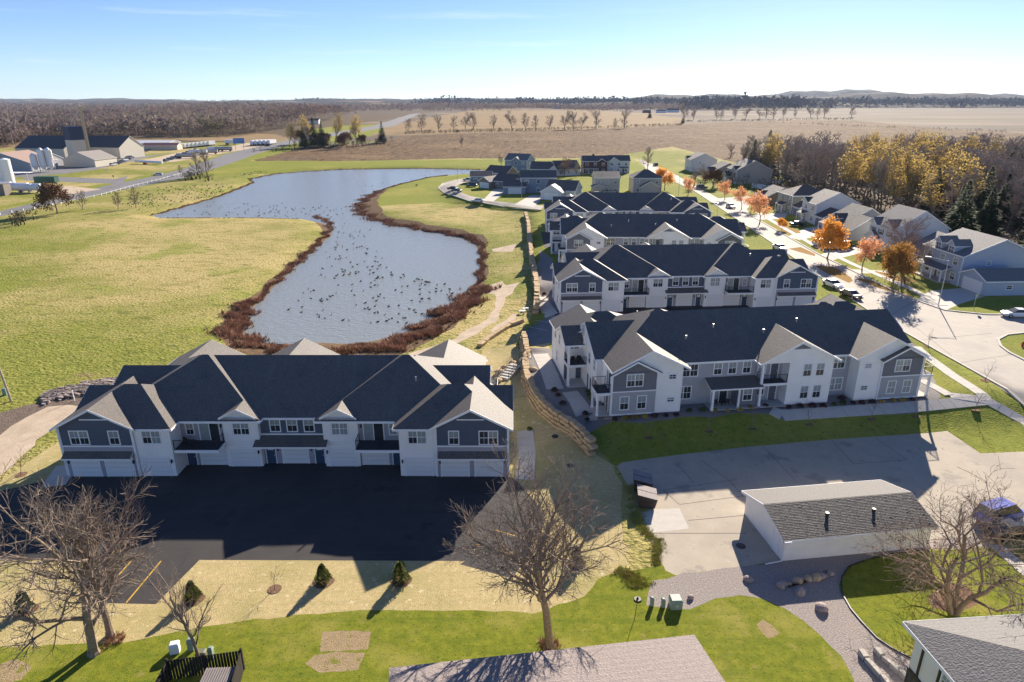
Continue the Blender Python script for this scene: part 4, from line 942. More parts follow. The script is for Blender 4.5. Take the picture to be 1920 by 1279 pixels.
# ------------------------------------------------------------ foreground roofs and the long garage
def slab_roof(par, P, t, mats, name='roof'):
    m = MB(); top = [Vector(p) for p in P]; n = (top[1] - top[0]).cross(top[2] - top[1]).normalized()
    if n.z < 0: n = -n
    bot = [p - n * t for p in top]; m.poly(top if (top[1]-top[0]).cross(top[2]-top[1]).z > 0 else top[::-1]); m.poly(bot, 1)
    for i in range(len(top)): j = (i + 1) % len(top); m.quad(bot[i], bot[j], top[j], top[i], 1)
    return m.build(name, mats, par)
# long white garage: the gable wall faces the dumpsters
a = G(1466, 1052); ax = (Vector(U(1716, 999, 2.1)) - Vector(U(1475, 1021, 2.1))).normalized(); ang = math.atan2(ax.y, ax.x)
gl, gd, gh = 13.2, 6.8, 2.25
g0 = empty('long_garage', (a.x, a.y, 0), ang, 'long low white garage with dark shingles, its pale back slope facing the apartments', 'garage')
rf = Roof([Body(-.35, gl + .35, -.35, gd + .35, gh, 'sn', .28)])
rf.build(g0, SHDK, TRIM)
m = MB()
for p, q in (((0, 0), (gl, 0)), ((gl, 0), (gl, gd)), ((gl, gd), (0, gd)), ((0, gd), (0, 0))): wall(m, rf, p, q, -.3)
m.build('wall', WHITE, g0)
rows = MB()                                   # visible shingle courses on the slope that faces us
nrow = 24; run = gd / 2 + .35
for r_ in range(nrow):
    y0 = -.36 + run * r_ / nrow; y1 = -.36 + run * (r_ + 1) / nrow + .02; z0 = gh + .28 * (y0 + .35) + .024; z1 = gh + .28 * (y1 + .35) + .006
    x = -.37
    while x < gl + .36:
        x1 = min(gl + .37, x + rnd.uniform(.7, 1.2)); dz = rnd.uniform(0, .006); rows.quad((x, y0, z0 + dz), (x1, y0, z0 + dz), (x1, y1, z1), (x, y1, z1)); rows.quad((x, y0, z0 - .03), (x1, y0, z0 - .03), (x1, y0, z0 + dz), (x, y0, z0 + dz)); x = x1 + .012
rr = rows.build('shingle_courses', SHDK, g0); rr['kind'] = 'stuff'
door(g0, 0, 1.2, TRIM, .9, 2.0, -PI2, 0, False)
for x in (4.6, 8.9): m = MB(); z = gh + .28 * (1.9); m.box(x - .1, x + .1, 1.62, 1.82, z - .3, z + .3); m.box(x - .14, x + .14, 1.58, 1.86, z + .3, z + .35); m.build('roof_vent', BLACK, g0)
m = MB(); m.box(-.33, .3, -.5, -.42, gh - .15, gh - .02); m.tube((-.1, -.42, gh - .1), (-.1, -.05, .12), .05, .05, 5); m.tube((-.1, -.1, .1), (-1.6, -.25, .06), .06, .06, 5); m.build('downspout', TRIM, g0)
# low-slope roof cut by the bottom of the photo
za = 5.6; P = [Vector((*U(730, 1252, za), za)), Vector((*U(1302, 1190, za), za))]
d = (P[1] - P[0]).normalized(); nrm = Vector((d.y, -d.x, 0))
side_dir = (Vector((*U(1360, 1279, za + .55), za + .55)) - P[1])
L_ = 10.0; e1 = P[1] + side_dir.normalized() * L_; e0 = P[0] + (side_dir.normalized() * L_)
r0 = empty('neighbouring_building', (P[0].x, P[0].y, 0), 0, 'plain building under a broad pinkish shingle roof crossed by tree shadow', 'building')
o_ = Vector((P[0].x, P[0].y, 0))
slab_roof(r0, [p - o_ for p in (P[0], P[1], e1, e0)], .18, [SHTAN, TRIM])
m = MB(); ins = -nrm * -.5
q0 = P[0] - o_ + nrm * .5 + d * .5; q1 = P[1] - o_ + nrm * .5 - d * .5; q2 = e1 - o_ - d * .5; q3 = e0 - o_ + d * .5
for p, q in ((q0, q1), (q1, q2), (q2, q3), (q3, q0)): m.quad((p.x, p.y, 0), (q.x, q.y, 0), (q.x, q.y, q.z - .2), (p.x, p.y, p.z - .2))
m.build('wall', TAN, r0)
# grey hipped house at the lower right corner
ze = 5.7; c0 = Vector((*U(1693, 1166, ze), ze)); c1 = Vector((*U(1920, 1152, ze), ze)); d = (c1 - c0).normalized(); ang = math.atan2(d.y, d.x)
hh = empty('grey_roofed_house', (c0.x, c0.y, 0), ang, 'white house with dark timber strips under a grey hipped roof at the gravel path', 'house')
rf = Roof([Body(0, 22, -14, 0, ze, 'wesn', .36)]); rf.build(hh, SHGR, TRIM)
m = MB()
for p, q in (((.6, -.6), (.6, -13.4)), ((.6, -13.4), (21.4, -13.4)), ((21.4, -13.4), (21.4, -.6)), ((21.4, -.6), (.6, -.6))): wall(m, rf, p, q, 0)
m.build('wall', WHITE, hh)
m = MB(); m.box(.55, .6, -13.4, -.6, 0, 2.6); m.build('stone_facing', M('dark_stone', (0.09, 0.08, 0.075), .9, .5, scale=6, bump=1, bscale=8), hh)
for y in (-1.4, -2.9, -4.6, -6.3, -8): m = MB(); m.box(.52, .6, y - .07, y + .07, 2.6, 5.4); m.build('timber_strip', BLACK, hh)
m = MB(); m.box(.5, .6, -13.4, -.6, 2.55, 2.75); m.build('timber_strip', BLACK, hh)
for y in (-3.75, -5.45): window(hh, .6, y, 3.9, 1.2, 1.1, 2, -PI2)
# ------------------------------------------------------------ trees
def branch_tree(seed, height, r0, levels, fork=0.35, spread=38, n0=6, nch=6, ratio=0.62, lean=(0, 0), up=0.25, flat=0.0, multi=1, crook=0.16, tipw=.012):
    """skeleton of one bare tree as tubes; returns (trunk MB, twig MB, tips)"""
    rr = random.Random(seed); T = MB(); Wg = MB(); tips = []
    def grow(p, d, ln, r, lv):
        segs = 5 if lv == 0 else 4 if lv == 1 else 3 if lv < levels - 1 else 2
        mb = T if lv <= 1 else Wg; sides = 8 if lv == 0 else 5 if lv == 1 else 4 if lv == 2 else 3
        pts = [p]; dirs = [d]; rs = [r]
        for i in range(segs):
            j = Vector((rr.gauss(0, 1), rr.gauss(0, 1), rr.gauss(0, .7))) * crook * (.6 if lv == 0 else 1.3)
            d = (d + j + Vector((0, 0, up * (.5 if lv else .3)))).normalized()
            if flat and lv: d.z *= (1 - flat); d.normalize()
            q = pts[-1] + d * ln / segs; rq = max(tipw, r * (1 - (.45 if lv < levels else .8) * (i + 1) / segs))
            mb.tube(pts[-1], q, rs[-1], rq, sides, cap=False); pts.append(q); dirs.append(d.copy()); rs.append(rq)
        if lv == levels: tips.append((pts[-1], dirs[-1])); return
        n = n0 if lv == 0 else nch
        for k in range(n):
            t = (fork + (1 - fork) * (k + rr.random()) / n) if lv == 0 else .22 + .78 * (k + rr.random()) / n
            i = min(segs - 1, int(t * segs)); f = t * segs - i
            b = pts[i].lerp(pts[i + 1], f); rb = rs[i] * (1 - f) + rs[i + 1] * f
            a = math.radians(rr.gauss(spread, 8) * (1.15 - .35 * t)); az = k * 2.4 + rr.random() * 1.4
            o1 = dirs[i].orthogonal().normalized(); o2 = dirs[i].cross(o1)
            nd = dirs[i] * math.cos(a) + (o1 * math.cos(az) + o2 * math.sin(az)) * math.sin(a)
            grow(b, nd.normalized(), ln * ratio * rr.uniform(.75, 1.2) * (1.1 - .35 * t if lv else 1), max(tipw, rb * .62), lv + 1)
        tips.append((pts[-1], dirs[-1]))
    for m_ in range(multi):
        a = 2 * pi * m_ / multi + rr.random(); k = 0 if multi == 1 else .42
        grow(Vector((0.25 * math.cos(a) * (multi > 1), .25 * math.sin(a) * (multi > 1), -.15)), Vector((lean[0] + k * math.cos(a), lean[1] + k * math.sin(a), 1)).normalized(), height * .62, r0, 0)
    if multi or 1:
        T.tube((0, 0, -.3), (0, 0, .35), r0 * 1.6, r0 * 1.05, 8, cap=False)
    return T, Wg, tips
def leaf_mesh(tips, seed, n, size, spread, mat, name='foliage', bottom=-1):
    rr = random.Random(seed); m = MB()
    for i in range(n):
        p, d = tips[rr.randrange(len(tips))]
        c = p + Vector((rr.gauss(0, spread), rr.gauss(0, spread), rr.gauss(0, spread * .8)))
        if c.z < bottom: continue
        a = Vector((rr.gauss(0, 1), rr.gauss(0, 1), rr.gauss(0, 1))).normalized(); b = a.orthogonal().normalized(); s = size * rr.uniform(.6, 1.4)
        m.poly([c - a * s, c + b * s * .6, c + a * s, c - b * s * .6])
    return m.mesh(name, mat)
TREES = {}
def tree_kind(key, bark, twig, leaf=None, leafn=0, leafs=.2, leafsp=.4, bottom=1, **k):
    T, Wg, tips = branch_tree(**k)
    TREES[key] = (T.mesh('trunk', bark), Wg.mesh('crown', twig), leaf_mesh(tips, k['seed'], leafn, leafs, leafsp, leaf, bottom=bottom) if leaf else None)
def put_tree(key, loc, name, label, group=None, s=1.0, rot=None, cat='tree'):
    t, c, l = TREES[key]; r = empty(name, loc, rnd.uniform(0, 6.28) if rot is None else rot, label, cat, group)
    r.scale = s if isinstance(s, tuple) else (s,) * 3
    inst('trunk', t, r); inst('crown', c, r)
    if l: inst('foliage', l, r)
    return r
# big trees near the camera, each its own skeleton
tree_kind('centre', BARK, TWIG, seed=11, height=13.6, r0=.30, levels=4, fork=.4, spread=40, n0=11, nch=7, ratio=.57, up=.16, crook=.13, lean=(.05, .03), tipw=.012)
put_tree('centre', G(1032, 1213), 'bare_tree', 'bare broad crowned tree standing at the edge of the pinkish roof', s=1.0, rot=.0)
tree_kind('left', BARK, TWIG, seed=23, height=14.5, r0=.33, levels=4, fork=.2, spread=44, n0=8, nch=6, ratio=.64, up=.13, crook=.18, lean=(-.12, .05), tipw=.013)
put_tree('left', G(176, 1226), 'bare_tree', 'big bare tree with a forked trunk left of the yellow lined parking bays', s=.98, rot=0)
tree_kind('left2', BARK, TWIG, seed=31, height=13.2, r0=.27, levels=4, fork=.25, spread=36, n0=7, nch=6, ratio=.58, up=.2, crook=.15, lean=(-.03, 0), tipw=.013)
put_tree('left2', G(207, 1192), 'bare_tree', 'bare tree just behind the big forked one, leaf litter round its foot', s=.95, rot=1)
tree_kind('young', BARK, TWIG, seed=5, height=10.2, r0=.13, levels=3, fork=.22, spread=36, n0=9, nch=6, ratio=.5, up=.2, crook=.12, tipw=.01)
put_tree('young', G(374, 1237), 'bare_tree', 'slender bare tree beside the white and green utility boxes', s=.9, rot=0)
tree_kind('right', BARK, M('tan_twig', (0.29, 0.215, 0.155), .9, .3, scale=.6, spec=.1), BROWNL, 500, .09, .25, seed=47, height=10.6, r0=.24, levels=4, fork=.12, spread=50, n0=5, nch=5, ratio=.68, up=.06, crook=.24, multi=3, tipw=.013)
put_tree('right', G(1788, 1148), 'bare_tree', 'low spreading tree with a few dry leaves rising from the mulch ring', s=.9, rot=.5)
# street and garden kinds
tree_kind('orange', BARK, TWIG, ORANGE, 3400, .17, .42, seed=3, height=7.6, r0=.14, levels=3, fork=.3, spread=44, n0=8, nch=5, ratio=.52, up=.12)
tree_kind('coral', BARK, TWIG, PINKO, 1500, .16, .36, seed=4, height=7.2, r0=.12, levels=3, fork=.3, spread=42, n0=8, nch=5, ratio=.5, up=.15)
tree_kind('rust', BARK, TWIG, RUST, 3200, .17, .42, seed=6, height=7.8, r0=.14, levels=3, fork=.3, spread=42, n0=8, nch=5, ratio=.52, up=.14)
tree_kind('brown', BARK, TWIGG, BROWNL, 3000, .2, .42, seed=8, height=7.2, r0=.16, levels=3, fork=.3, spread=50, n0=8, nch=5, ratio=.6, up=.05)
tree_kind('rosy', BARK, TWIGP, seed=9, height=11, r0=.22, levels=4, fork=.15, spread=40, n0=9, nch=7, ratio=.6, up=.1, tipw=.018)
tree_kind('bareA', BARK, TWIGG, seed=12, height=11, r0=.2, levels=3, fork=.2, spread=40, n0=9, nch=8, ratio=.55, up=.12, tipw=.03)
tree_kind('bareB', BARK, TWIGG, seed=13, height=11, r0=.2, levels=3, fork=.15, spread=34, n0=10, nch=8, ratio=.52, up=.2, tipw=.03)
tree_kind('bareC', BARK, TWIG, seed=14, height=10, r0=.16, levels=3, fork=.12, spread=36, n0=9, nch=7, ratio=.55, up=.15, tipw=.03)
tree_kind('forA', BARK, TWIGG, seed=15, height=15, r0=.2, levels=3, fork=.3, spread=38, n0=12, nch=9, ratio=.42, up=.2, tipw=.03)
tree_kind('forB', BARK, M('forest_twig', (0.36, 0.30, 0.26), .9, .3, scale=.4, spec=.1), seed=16, height=15, r0=.22, levels=4, fork=.22, spread=44, n0=12, nch=6, ratio=.46, up=.14, tipw=.028)
tree_kind('forY', BARK, TWIGG, YELLOW, 1050, .24, .6, 6, seed=17, height=15.5, r0=.2, levels=3, fork=.3, spread=32, n0=12, nch=6, ratio=.42, up=.2, tipw=.03)
tree_kind('sapling', BARK, TWIG, seed=18, height=3.4, r0=.03, levels=2, fork=.35, spread=36, n0=6, nch=4, ratio=.5, up=.2, tipw=.008)
def conifer(seed, h, r, n=1300, mat=CONIF, round_=False):
    rr = random.Random(seed); T = MB(); T.tube((0, 0, -.2), (0, 0, h * .9), h * .018, .02, 6, cap=False); m = MB()
    for i in range(n):
        t = rr.random() ** 1.25; z = h * (.06 + .93 * t) if not round_ else h * (.03 + .95 * t); a = rr.random() * 6.283
        w_ = r * (1 - t) ** (.8 if not round_ else .55) * (1 + .2 * math.sin(a * 3 + z * 2)) * (1 if not round_ else min(1, .75 + t * 3))
        q = w_ * rr.uniform(.45, 1.0); c = Vector((math.cos(a) * q, math.sin(a) * q, z)); L_ = max(.06 * h * .5, w_ * .42) if not round_ else .085 * h
        d = Vector((math.cos(a), math.sin(a), rr.uniform(-.45, .25) if not round_ else rr.uniform(.2, 1.3))).normalized(); s = d.cross(Vector((0, 0, 1))).normalized() * L_ * .35
        m.poly([c - d * L_ * .3, c + s + d * L_ * .3, c + d * L_, c - s + d * L_ * .3]); 
    return T.mesh('trunk', BARK), m.mesh('crown', mat), None
TREES['spruce'] = conifer(1, 12, 2.6, 2600); TREES['pine'] = conifer(2, 14, 3.4, 2400, M('pine_needles', (0.075, 0.115, 0.03), .9, .4, scale=.8, spec=.1))
TREES['arbor'] = conifer(3, 2.3, .85, 1500, ARBOR, True)
# young evergreens on the straw
for (px, py, s, lb) in ((606, 1092, .95, 'rounded evergreen shrub in the middle of the straw, left of the pointed one'), (752, 1090, 1.05, 'pointed evergreen shrub at the tip of the building shadow on the straw'),
                        (362, 1125, .95, 'evergreen shrub seen through the slender bare tree'), (48, 1145, .95, 'evergreen shrub on leaf covered straw at the left tree'), (1080, 1058, .95, 'evergreen shrub behind the right boughs of the broad bare tree')):
    g = G(px, py); put_tree('arbor', g, 'evergreen_shrub', lb, None, s * .78, cat='shrub')
    m = MB(); m.poly([(g.x + .85 * (1 + .12 * math.sin(3 * a)) * math.cos(a), g.y + .75 * math.sin(a), g.z + .03) for a in [k * pi / 8 for k in range(16)]]); o = m.build('mulch_ring', MULCH); o['kind'] = 'structure'
# street trees, nearest first
ST = [('orange', 1551, 485, 1.12, 'full round orange tree over the parked silver cars'), ('coral', 1616, 508, 1.0, 'coral pink tree between the full orange one and the two rust trees'),
      ('rust', 1672, 541, 1.12, 'left of the two touching rust coloured trees across from the black car'), ('rust', 1690, 541, 1.0, 'right of the two touching rust coloured trees across from the black car'),
      ('coral', 1424, 420, 1.25, 'tall thin coral tree in front of the sage green house'), ('coral', 1390, 393, 1.0, 'coral tree next up the street from the tall thin one'),
      ('coral', 1408, 396, .8, 'small pale coral tree tucked between two larger coral ones'), ('coral', 1359, 375, .95, 'coral tree on the corner of the side road'),
      ('coral', 1290, 366, .95, 'coral tree alone on the west kerb of the street'), ('orange', 1246, 357, 1.15, 'round fiery orange tree beside the pyramid roofed beige house'),
      ('brown', 1336, 352, 1.0, 'brown leaved yard tree in front of the beige house by the white fence'), ('brown', 108, 400, 1.35, 'spreading dark brown tree on the near side of the guardrail')]
for k, x, y, s, lb in ST: put_tree(k, G(x, y), 'autumn_tree', lb, None, s * 1.12)
put_tree('orange', G(1466, 432), 'autumn_tree', 'small golden sapling between the driveways of the white and grey houses', None, .5)
put_tree('rosy', G(1690, 508), 'bare_tree', 'wide rosy grey bare tree in front of the white gabled house', None, 1.05)
for x, y, k, s, lb in ((155, 393, 'bareC', .75, 'thin bare tree right of the brown one at the guardrail'), (222, 392, 'bareC', .68, 'first of two bare saplings at the geese meadow edge, nearer the road tree'), (255, 390, 'bareC', .8, 'second bare sapling at the geese meadow edge'),
                       (372, 332, 'bareB', 1.15, 'left stem of the bare tree clump at the pond corner of the road'), (390, 332, 'bareB', 1.3, 'right and taller tree of the clump at the pond corner of the road'), (866, 276, 'bareA', .9, 'lone bare tree standing in the ploughed field above the pond'),
                       (1214, 318, 'bareB', 1.1, 'tall narrow bare tree at the kerb where the street meets the field'), (1300, 352, 'bareA', .8, 'grey bare yard tree near the end of the street'), (1322, 346, 'bareA', .85, 'bare yard tree close to the kerb opposite the end houses'),
                       (1058, 330, 'rosy', .8, 'dense bare tree in front of the cream cottage'), (1080, 333, 'bareA', .75, 'bare tree right of the dense one by the cream cottage'), (940, 312, 'bareA', .7, 'bare shrubby tree at the far pond bank'), (1135, 350, 'bareA', .6, 'small bare tree over the wooden play set'),
                       (1370, 300, 'bareB', .95, 'bare tree beyond the end houses at the field edge'), (1795, 470, 'rosy', .7, 'bare garden tree behind the pale blue dormer house'), (340, 330, 'bareC', .6, 'low bare bush tree left of the pond corner clump')):
    put_tree(k, G(x, y), 'bare_tree', lb, None, s)
for x, y, k, s, lb in ((1408, 338, 'spruce', 1.5, 'narrow dark spruce beside the brighter pine'), (1434, 336, 'pine', 1.55, 'broad bright green pine beyond the beige house'), (717, 268, 'spruce', 1.5, 'lone blue green spruce at the right end of the grove'),
                       (590, 275, 'spruce', 1.9, 'dark spruce in the middle of the grove by the road'), (605, 276, 'spruce', 1.7, 'second dark spruce in the grove by the road'), (570, 277, 'spruce', 1.4, 'short dark spruce among the grove trees'),
                       (1832, 440, 'spruce', 1.5, 'dark spruce rising inside the bare wood'), (1868, 395, 'spruce', 1.3, 'spruce at the right hand rise of the wood'), (1900, 360, 'pine', 1.3, 'green pine near the frame edge of the wood'), (1790, 470, 'spruce', 1.4, 'dark spruce low behind the bare garden tree'), (1745, 400, 'spruce', 1.2, 'spruce half hidden among yellowing trees'),
                       (1112, 303, 'arbor', 2.0, 'clipped dark column shrub beside the maroon house'), (1280, 232, 'spruce', 1.1, 'dark conifer beside the red farm barns'), (1218, 222, 'spruce', 1.6, 'far conifer over the red farmstead')):
    put_tree(k, G(x, y), 'conifer', lb, None, s)
# the grove by the road
gr = random.Random(4)
for i in range(14):
    x = 545 + i * 10 + gr.uniform(-4, 4); put_tree(gr.choice(['bareA', 'bareB', 'brown', 'brown']) if i % 4 else 'forY', G(x, 276 - (i % 3) * 3), 'grove_tree', 'half bare tree in the grove between road and ploughed field', 'trees of the roadside grove', gr.uniform(1.3, 1.8))
# hedgerow trees along the field edge
HT = [765,790,823,850,872,888,925,960,985,1004,1030,1058,1075,1090,1118,1153,1170,1284,1300,1344,1352,1378,1398,1424,1436,1450,1468,1490,1520,1532,1545,1596]
for i, x in enumerate(HT):
    y = 244 if x < 1000 else 244 - (x - 1000) * .016; y += (4 if x < 830 else 0)
    if x > 1280: y = 226 - (x - 1280) * .02
    s = gr.uniform(1.5, 2.4) if x < 1280 else gr.uniform(1.9, 2.9)
    put_tree(gr.choice(['bareA', 'bareB', 'bareC']), G(x, y), 'hedgerow_tree', 'bare tree in the hedgerow dividing the ploughed field from the pale fields', 'trees of the field hedgerow', (s * gr.uniform(.85, 1.2), s, s * .95))
for i in range(44):
    x = 1500 + i * 9.5 + gr.uniform(-4, 4); y = 205 - gr.uniform(0, 3) - (x - 1500) * .012
    put_tree(gr.choice(['forA', 'bareB', 'forA']), G(x, y), 'field_tree', 'bare tree in the long line beyond the pale fields', 'far line of field trees', gr.uniform(2.8, 4.4))
# the wood behind the street houses: each tree its own object
fr = random.Random(21); FW = []
woodpoly = [(1300,338),(1330,326),(1420,322),(1500,318),(1640,318),(1800,322),(1960,330),(2060,345),(2060,540),(1960,500),(1900,472),(1800,452),(1745,440),(1700,415),(1620,398),(1560,385),(1500,368),(1440,356),(1380,350)]
wp = [tuple(G(x, y)[:2]) for x, y in woodpoly]
tries = 0
while len(FW) < 195 and tries < 9000:
    tries += 1; x, y = fr.uniform(90, 330), fr.uniform(120, 400)
    if not inside(wp, x, y) or x < 108: continue
    if any((x - a) ** 2 + (y - b) ** 2 < 26 + .045 * (y - 120) for a, b in FW): continue
    FW.append((x, y))
for x, y in FW:
    px = 960 + FPX * x / (y * _C + 34 * _S)
    kind = 'forY' if (1590 < px < 1790 and px < 1780 and y > 185 and fr.random() < .5) or fr.random() < .06 else ('forB' if px > 1740 or fr.random() < .5 else 'forA')
    if px > 1780 and fr.random() < .34: kind = 'spruce'
    put_tree(kind, (x, y, H(x, y)), 'woodland_tree', {'forY': 'yellowing tree of the wood behind the street houses', 'spruce': 'dark conifer among the bare trees of the wood'}.get(kind, 'leafless tree of the wood behind the street houses'),
             'yellowing trees of the wood' if kind == 'forY' else 'conifers of the wood' if kind == 'spruce' else 'bare trees of the wood', fr.uniform(1.05, 1.5) * (1.1 if kind == 'forB' else 1))

# ------------------------------------------------------------ far woods: masses nobody could count
def wood_mass(name, polys, n, h, seed, mat, size=1.0, px=True):
    rr = np.random.default_rng(seed); V = []; F = []
    for P, cnt in polys:
        P = [(p[0], p[1]) for p in P]; xs = [p[0] for p in P]; ys = [p[1] for p in P]; k = 0; t = 0
        while k < cnt and t < cnt * 20:
            t += 1; x = rr.uniform(min(xs), max(xs)); y = rr.uniform(min(ys), max(ys))
            if not inside(P, x, y): continue
            if px: x, y = U(x, y, 1.9)
            k += 1; z0 = H(x, y) + (7 * max(0, math.sin(x / 170 + y / 330) + .4 * math.sin(x / 61)) * min(1, (y - 650) / 400) if y > 650 and h > 10 else 0); hh = h * rr.uniform(.65, 1.2); R_ = hh * rr.uniform(.35, .5) * size; far = y > 1500
            nt_ = 20 if far else 34
            a = rr.uniform(0, 6.283, nt_); ph = np.arccos(rr.uniform(-.5, 1, nt_)); q = R_ * rr.uniform(.6, 1.05, nt_)
            cx = x + np.cos(a) * np.sin(ph) * q * (2.2 if far else 1); cy = y + np.sin(a) * np.sin(ph) * q; cz = z0 + hh * .62 + np.cos(ph) * q * .9
            s = R_ * (.24 if far else .15); d = rr.normal(0, 1, (nt_, 3, 3)) * s * np.array([1, 1, 1.0])
            base = len(V)
            for i in range(nt_):
                for j in range(3): V.append((cx[i] + d[i, j, 0], cy[i] + d[i, j, 1], cz[i] + d[i, j, 2]))
                F.append((base + 3 * i, base + 3 * i + 1, base + 3 * i + 2))
            b2 = len(V); V += [(x - .25, y, z0), (x + .25, y, z0), (x, y, z0 + hh * .7)]; F.append((b2, b2 + 1, b2 + 2))
    me = bpy.data.meshes.new(name); me.from_pydata(V, [], F); me.materials.append(mat)
    o = link(bpy.data.objects.new(name, me)); o['kind'] = 'stuff'; return o
up_ = lambda L_: L_
wood_mass('distant_woods', [(up_([(-200,286),(30,272),(110,258),(160,262),(250,256),(300,252),(330,258),(470,254),(520,246),(600,234),(660,222),(650,210),(560,203),(420,200),(200,199),(0,200),(-300,202)]), 6800)], 0, 16, 1, WOODS, 1.15)
wood_mass('distant_woods', [([(-2600, 2100), (900, 2500), (900, 3300), (-2600, 3300)], 2600)], 0, 11, 2, WOODS, 2.4, False)
WD2 = M('blue_distant_woods', (0.22, 0.19, 0.185), 0.95, scale=0.01, c2=(0.11, 0.1, 0.1), spec=0.02, detail=6)
strips = []
for (x0, x1, y0, y1, n) in ((1960, 2200, 203, 198, 60), (1180, 1960, 203, 199, 520), (780, 1200, 202, 198, 200), (800, 1010, 197, 193.5, 260), (1010, 1300, 201, 197, 260), (1290, 1500, 207, 202, 200), (1480, 1960, 200, 195, 420), (560, 700, 197, 194, 120), (1100, 1960, 194.5, 192.5, 500), (1050, 1180, 199, 196, 120), (-100, 640, 193, 191, 420), (500, 1960, 192, 190.8, 900), (560, 1200, 196, 194, 260), (1200, 1960, 197, 194, 420)):
    strips.append((up_([(x0, y0), (x1, y0), (x1, y1), (x0, y1)]), n))
wood_mass('distant_woods', strips, 0, 30, 3, WD2, 1.7)
wood_mass('hedge_scrub', [(up_([(760,252),(1000,246),(1280,236),(1280,233),(1000,243),(760,248)]), 420), (up_([(1280,230),(1600,225),(1600,222),(1280,227)]), 260), (up_([(1440,232),(1900,250),(1900,247),(1440,229)]), 60)], 0, 2.6, 5, M('hedge_brush', (0.24, 0.19, 0.1), .95, .4, scale=.1), 1.2)
wood_mass('roadside_scrub', [(up_([(545,278),(740,270),(740,264),(545,272)]), 60), (up_([(330,336),(400,332),(395,324),(340,326)]), 30), (up_([(15,418),(75,412),(70,400),(20,404)]), 14), (up_([(470,283),(560,279),(560,275),(480,279)]), 12), (up_([(1290,348),(1480,352),(1560,392),(1540,396),(1440,360),(1290,354)]), 40)], 0, 3.4, 6, M('dark_brush', (0.10, 0.08, 0.045), .95, .4, scale=.3), 1.0)
wood_mass('woodland_undergrowth', [([p for p in wp], 420)], 0, 4.5, 8, M('grey_brush', (0.15, 0.125, 0.095), .95, .35, scale=.2), 1.3, False)

# ------------------------------------------------------------ reeds and brush round the pond
def tufts(name, specs, seed, mats, blades=9, kind='stuff'):
    rr = random.Random(seed); m = MB()
    for pts, wd, n, hmin, hmax, ps in specs:
        P = [G(*p) if p[1] > 0 else p for p in pts]; seg = [(a, b, (b - a).length) for a, b in zip(P, P[1:])]; tot = sum(s[2] for s in seg)
        for _ in range(n):
            d = rr.random() * tot; i = 0
            while d > seg[i][2] and i < len(seg) - 1: d -= seg[i][2]; i += 1
            a, b, L_ = seg[i]; t = (b - a) / L_; wd2 = wd * (.35 + .65 * abs(math.sin(d * .11 + a.x))); off = rr.gauss(0, .5) * wd2 / 2 + wd * .25 * math.sin((a.x + a.y + d) * .55)
            p = a + t * d + Vector((-t.y, t.x, 0)) * off; x, y = p.x, p.y; z = max(H(x, y), WZ) ; h = rr.uniform(hmin, hmax); mi = 1 if rr.random() < ps else 0
            for k in range(blades):
                aa = rr.random() * 6.283; w_ = h * .09; dx, dy = math.cos(aa), math.sin(aa); l = rr.uniform(.25, .8) * h; r_ = rr.random() * h * .3; bx, by = x + dx * r_, y + dy * r_
                hh = h * rr.uniform(.5, 1)
                m.poly([(bx - dy * w_, by + dx * w_, z - .05), (bx + dy * w_, by - dx * w_, z - .05), (bx + dx * l + dy * w_ * .4, by + dy * l - dx * w_ * .4, z + hh)], mi)
    o = m.build(name, mats); o['kind'] = kind; return o
tufts('dead_reeds', [([(612,440),(590,462),(560,490),(525,520),(495,550),(470,572)], 2.2, 1200, .3, .75, .06), ([(475,565),(450,590),(432,610),(440,632),(470,650),(510,658)], 5.0, 1900, .35, .95, .07),
                     ([(510,658),(560,660),(620,660),(680,656),(730,648)], 4.0, 1900, .35, .95, .06), ([(720,648),(770,636),(810,616),(845,590),(868,565)], 6.5, 3800, .4, 1.0, .05), ([(850,590),(880,560),(893,540)], 5.5, 1100, .5, 1.0, .05),
                     ([(895,545),(902,510),(906,480),(903,460),(890,447)], 2.6, 900, .3, .75, .05), ([(890,447),(850,440),(790,430),(740,422),(700,412)], 3.6, 1700, .3, .75, .05),
                     ([(700,412),(676,400),(672,386),(690,370),(715,357)], 5.5, 1500, .3, .75, .05), ([(715,357),(750,346),(800,334),(840,329)], 2.0, 600, .3, .7, .05),
                     ([(610,440),(622,430),(612,419),(590,412)], 2.4, 500, .3, .75, .05), ([(284,404),(333,391),(400,372),(440,357),(474,343)], 1.4, 800, .3, .6, .05), ([(474,343),(467,336),(520,326),(640,318),(780,316),(900,318)], 1.6, 1000, .3, .7, .1), ([(300,409),(420,409),(560,411)], .8, 350, .2, .4, .3)], 9, [REED, REEDP])
tufts('coarse_grass', [([(1180,910),(1200,960),(1222,1010),(1240,1060)], 2.2, 3200, .08, .22, .3), ([(1165,1060),(1200,1080),(1215,1100)], 2.4, 1200, .08, .22, .4)], 12, [M('weedy_grass', (0.32, 0.36, 0.06), .95, .3, scale=1), M('rusty_weed', (0.45, 0.3, 0.13), .95, .3)], 6)
tufts('dry_weeds', [([(1015,1215),(1050,1212)], 1.2, 60, .2, .45, .9), ([(200,1196),(235,1190)], 1.6, 90, .2, .4, .8)], 14, [REEDP, REED], 6)

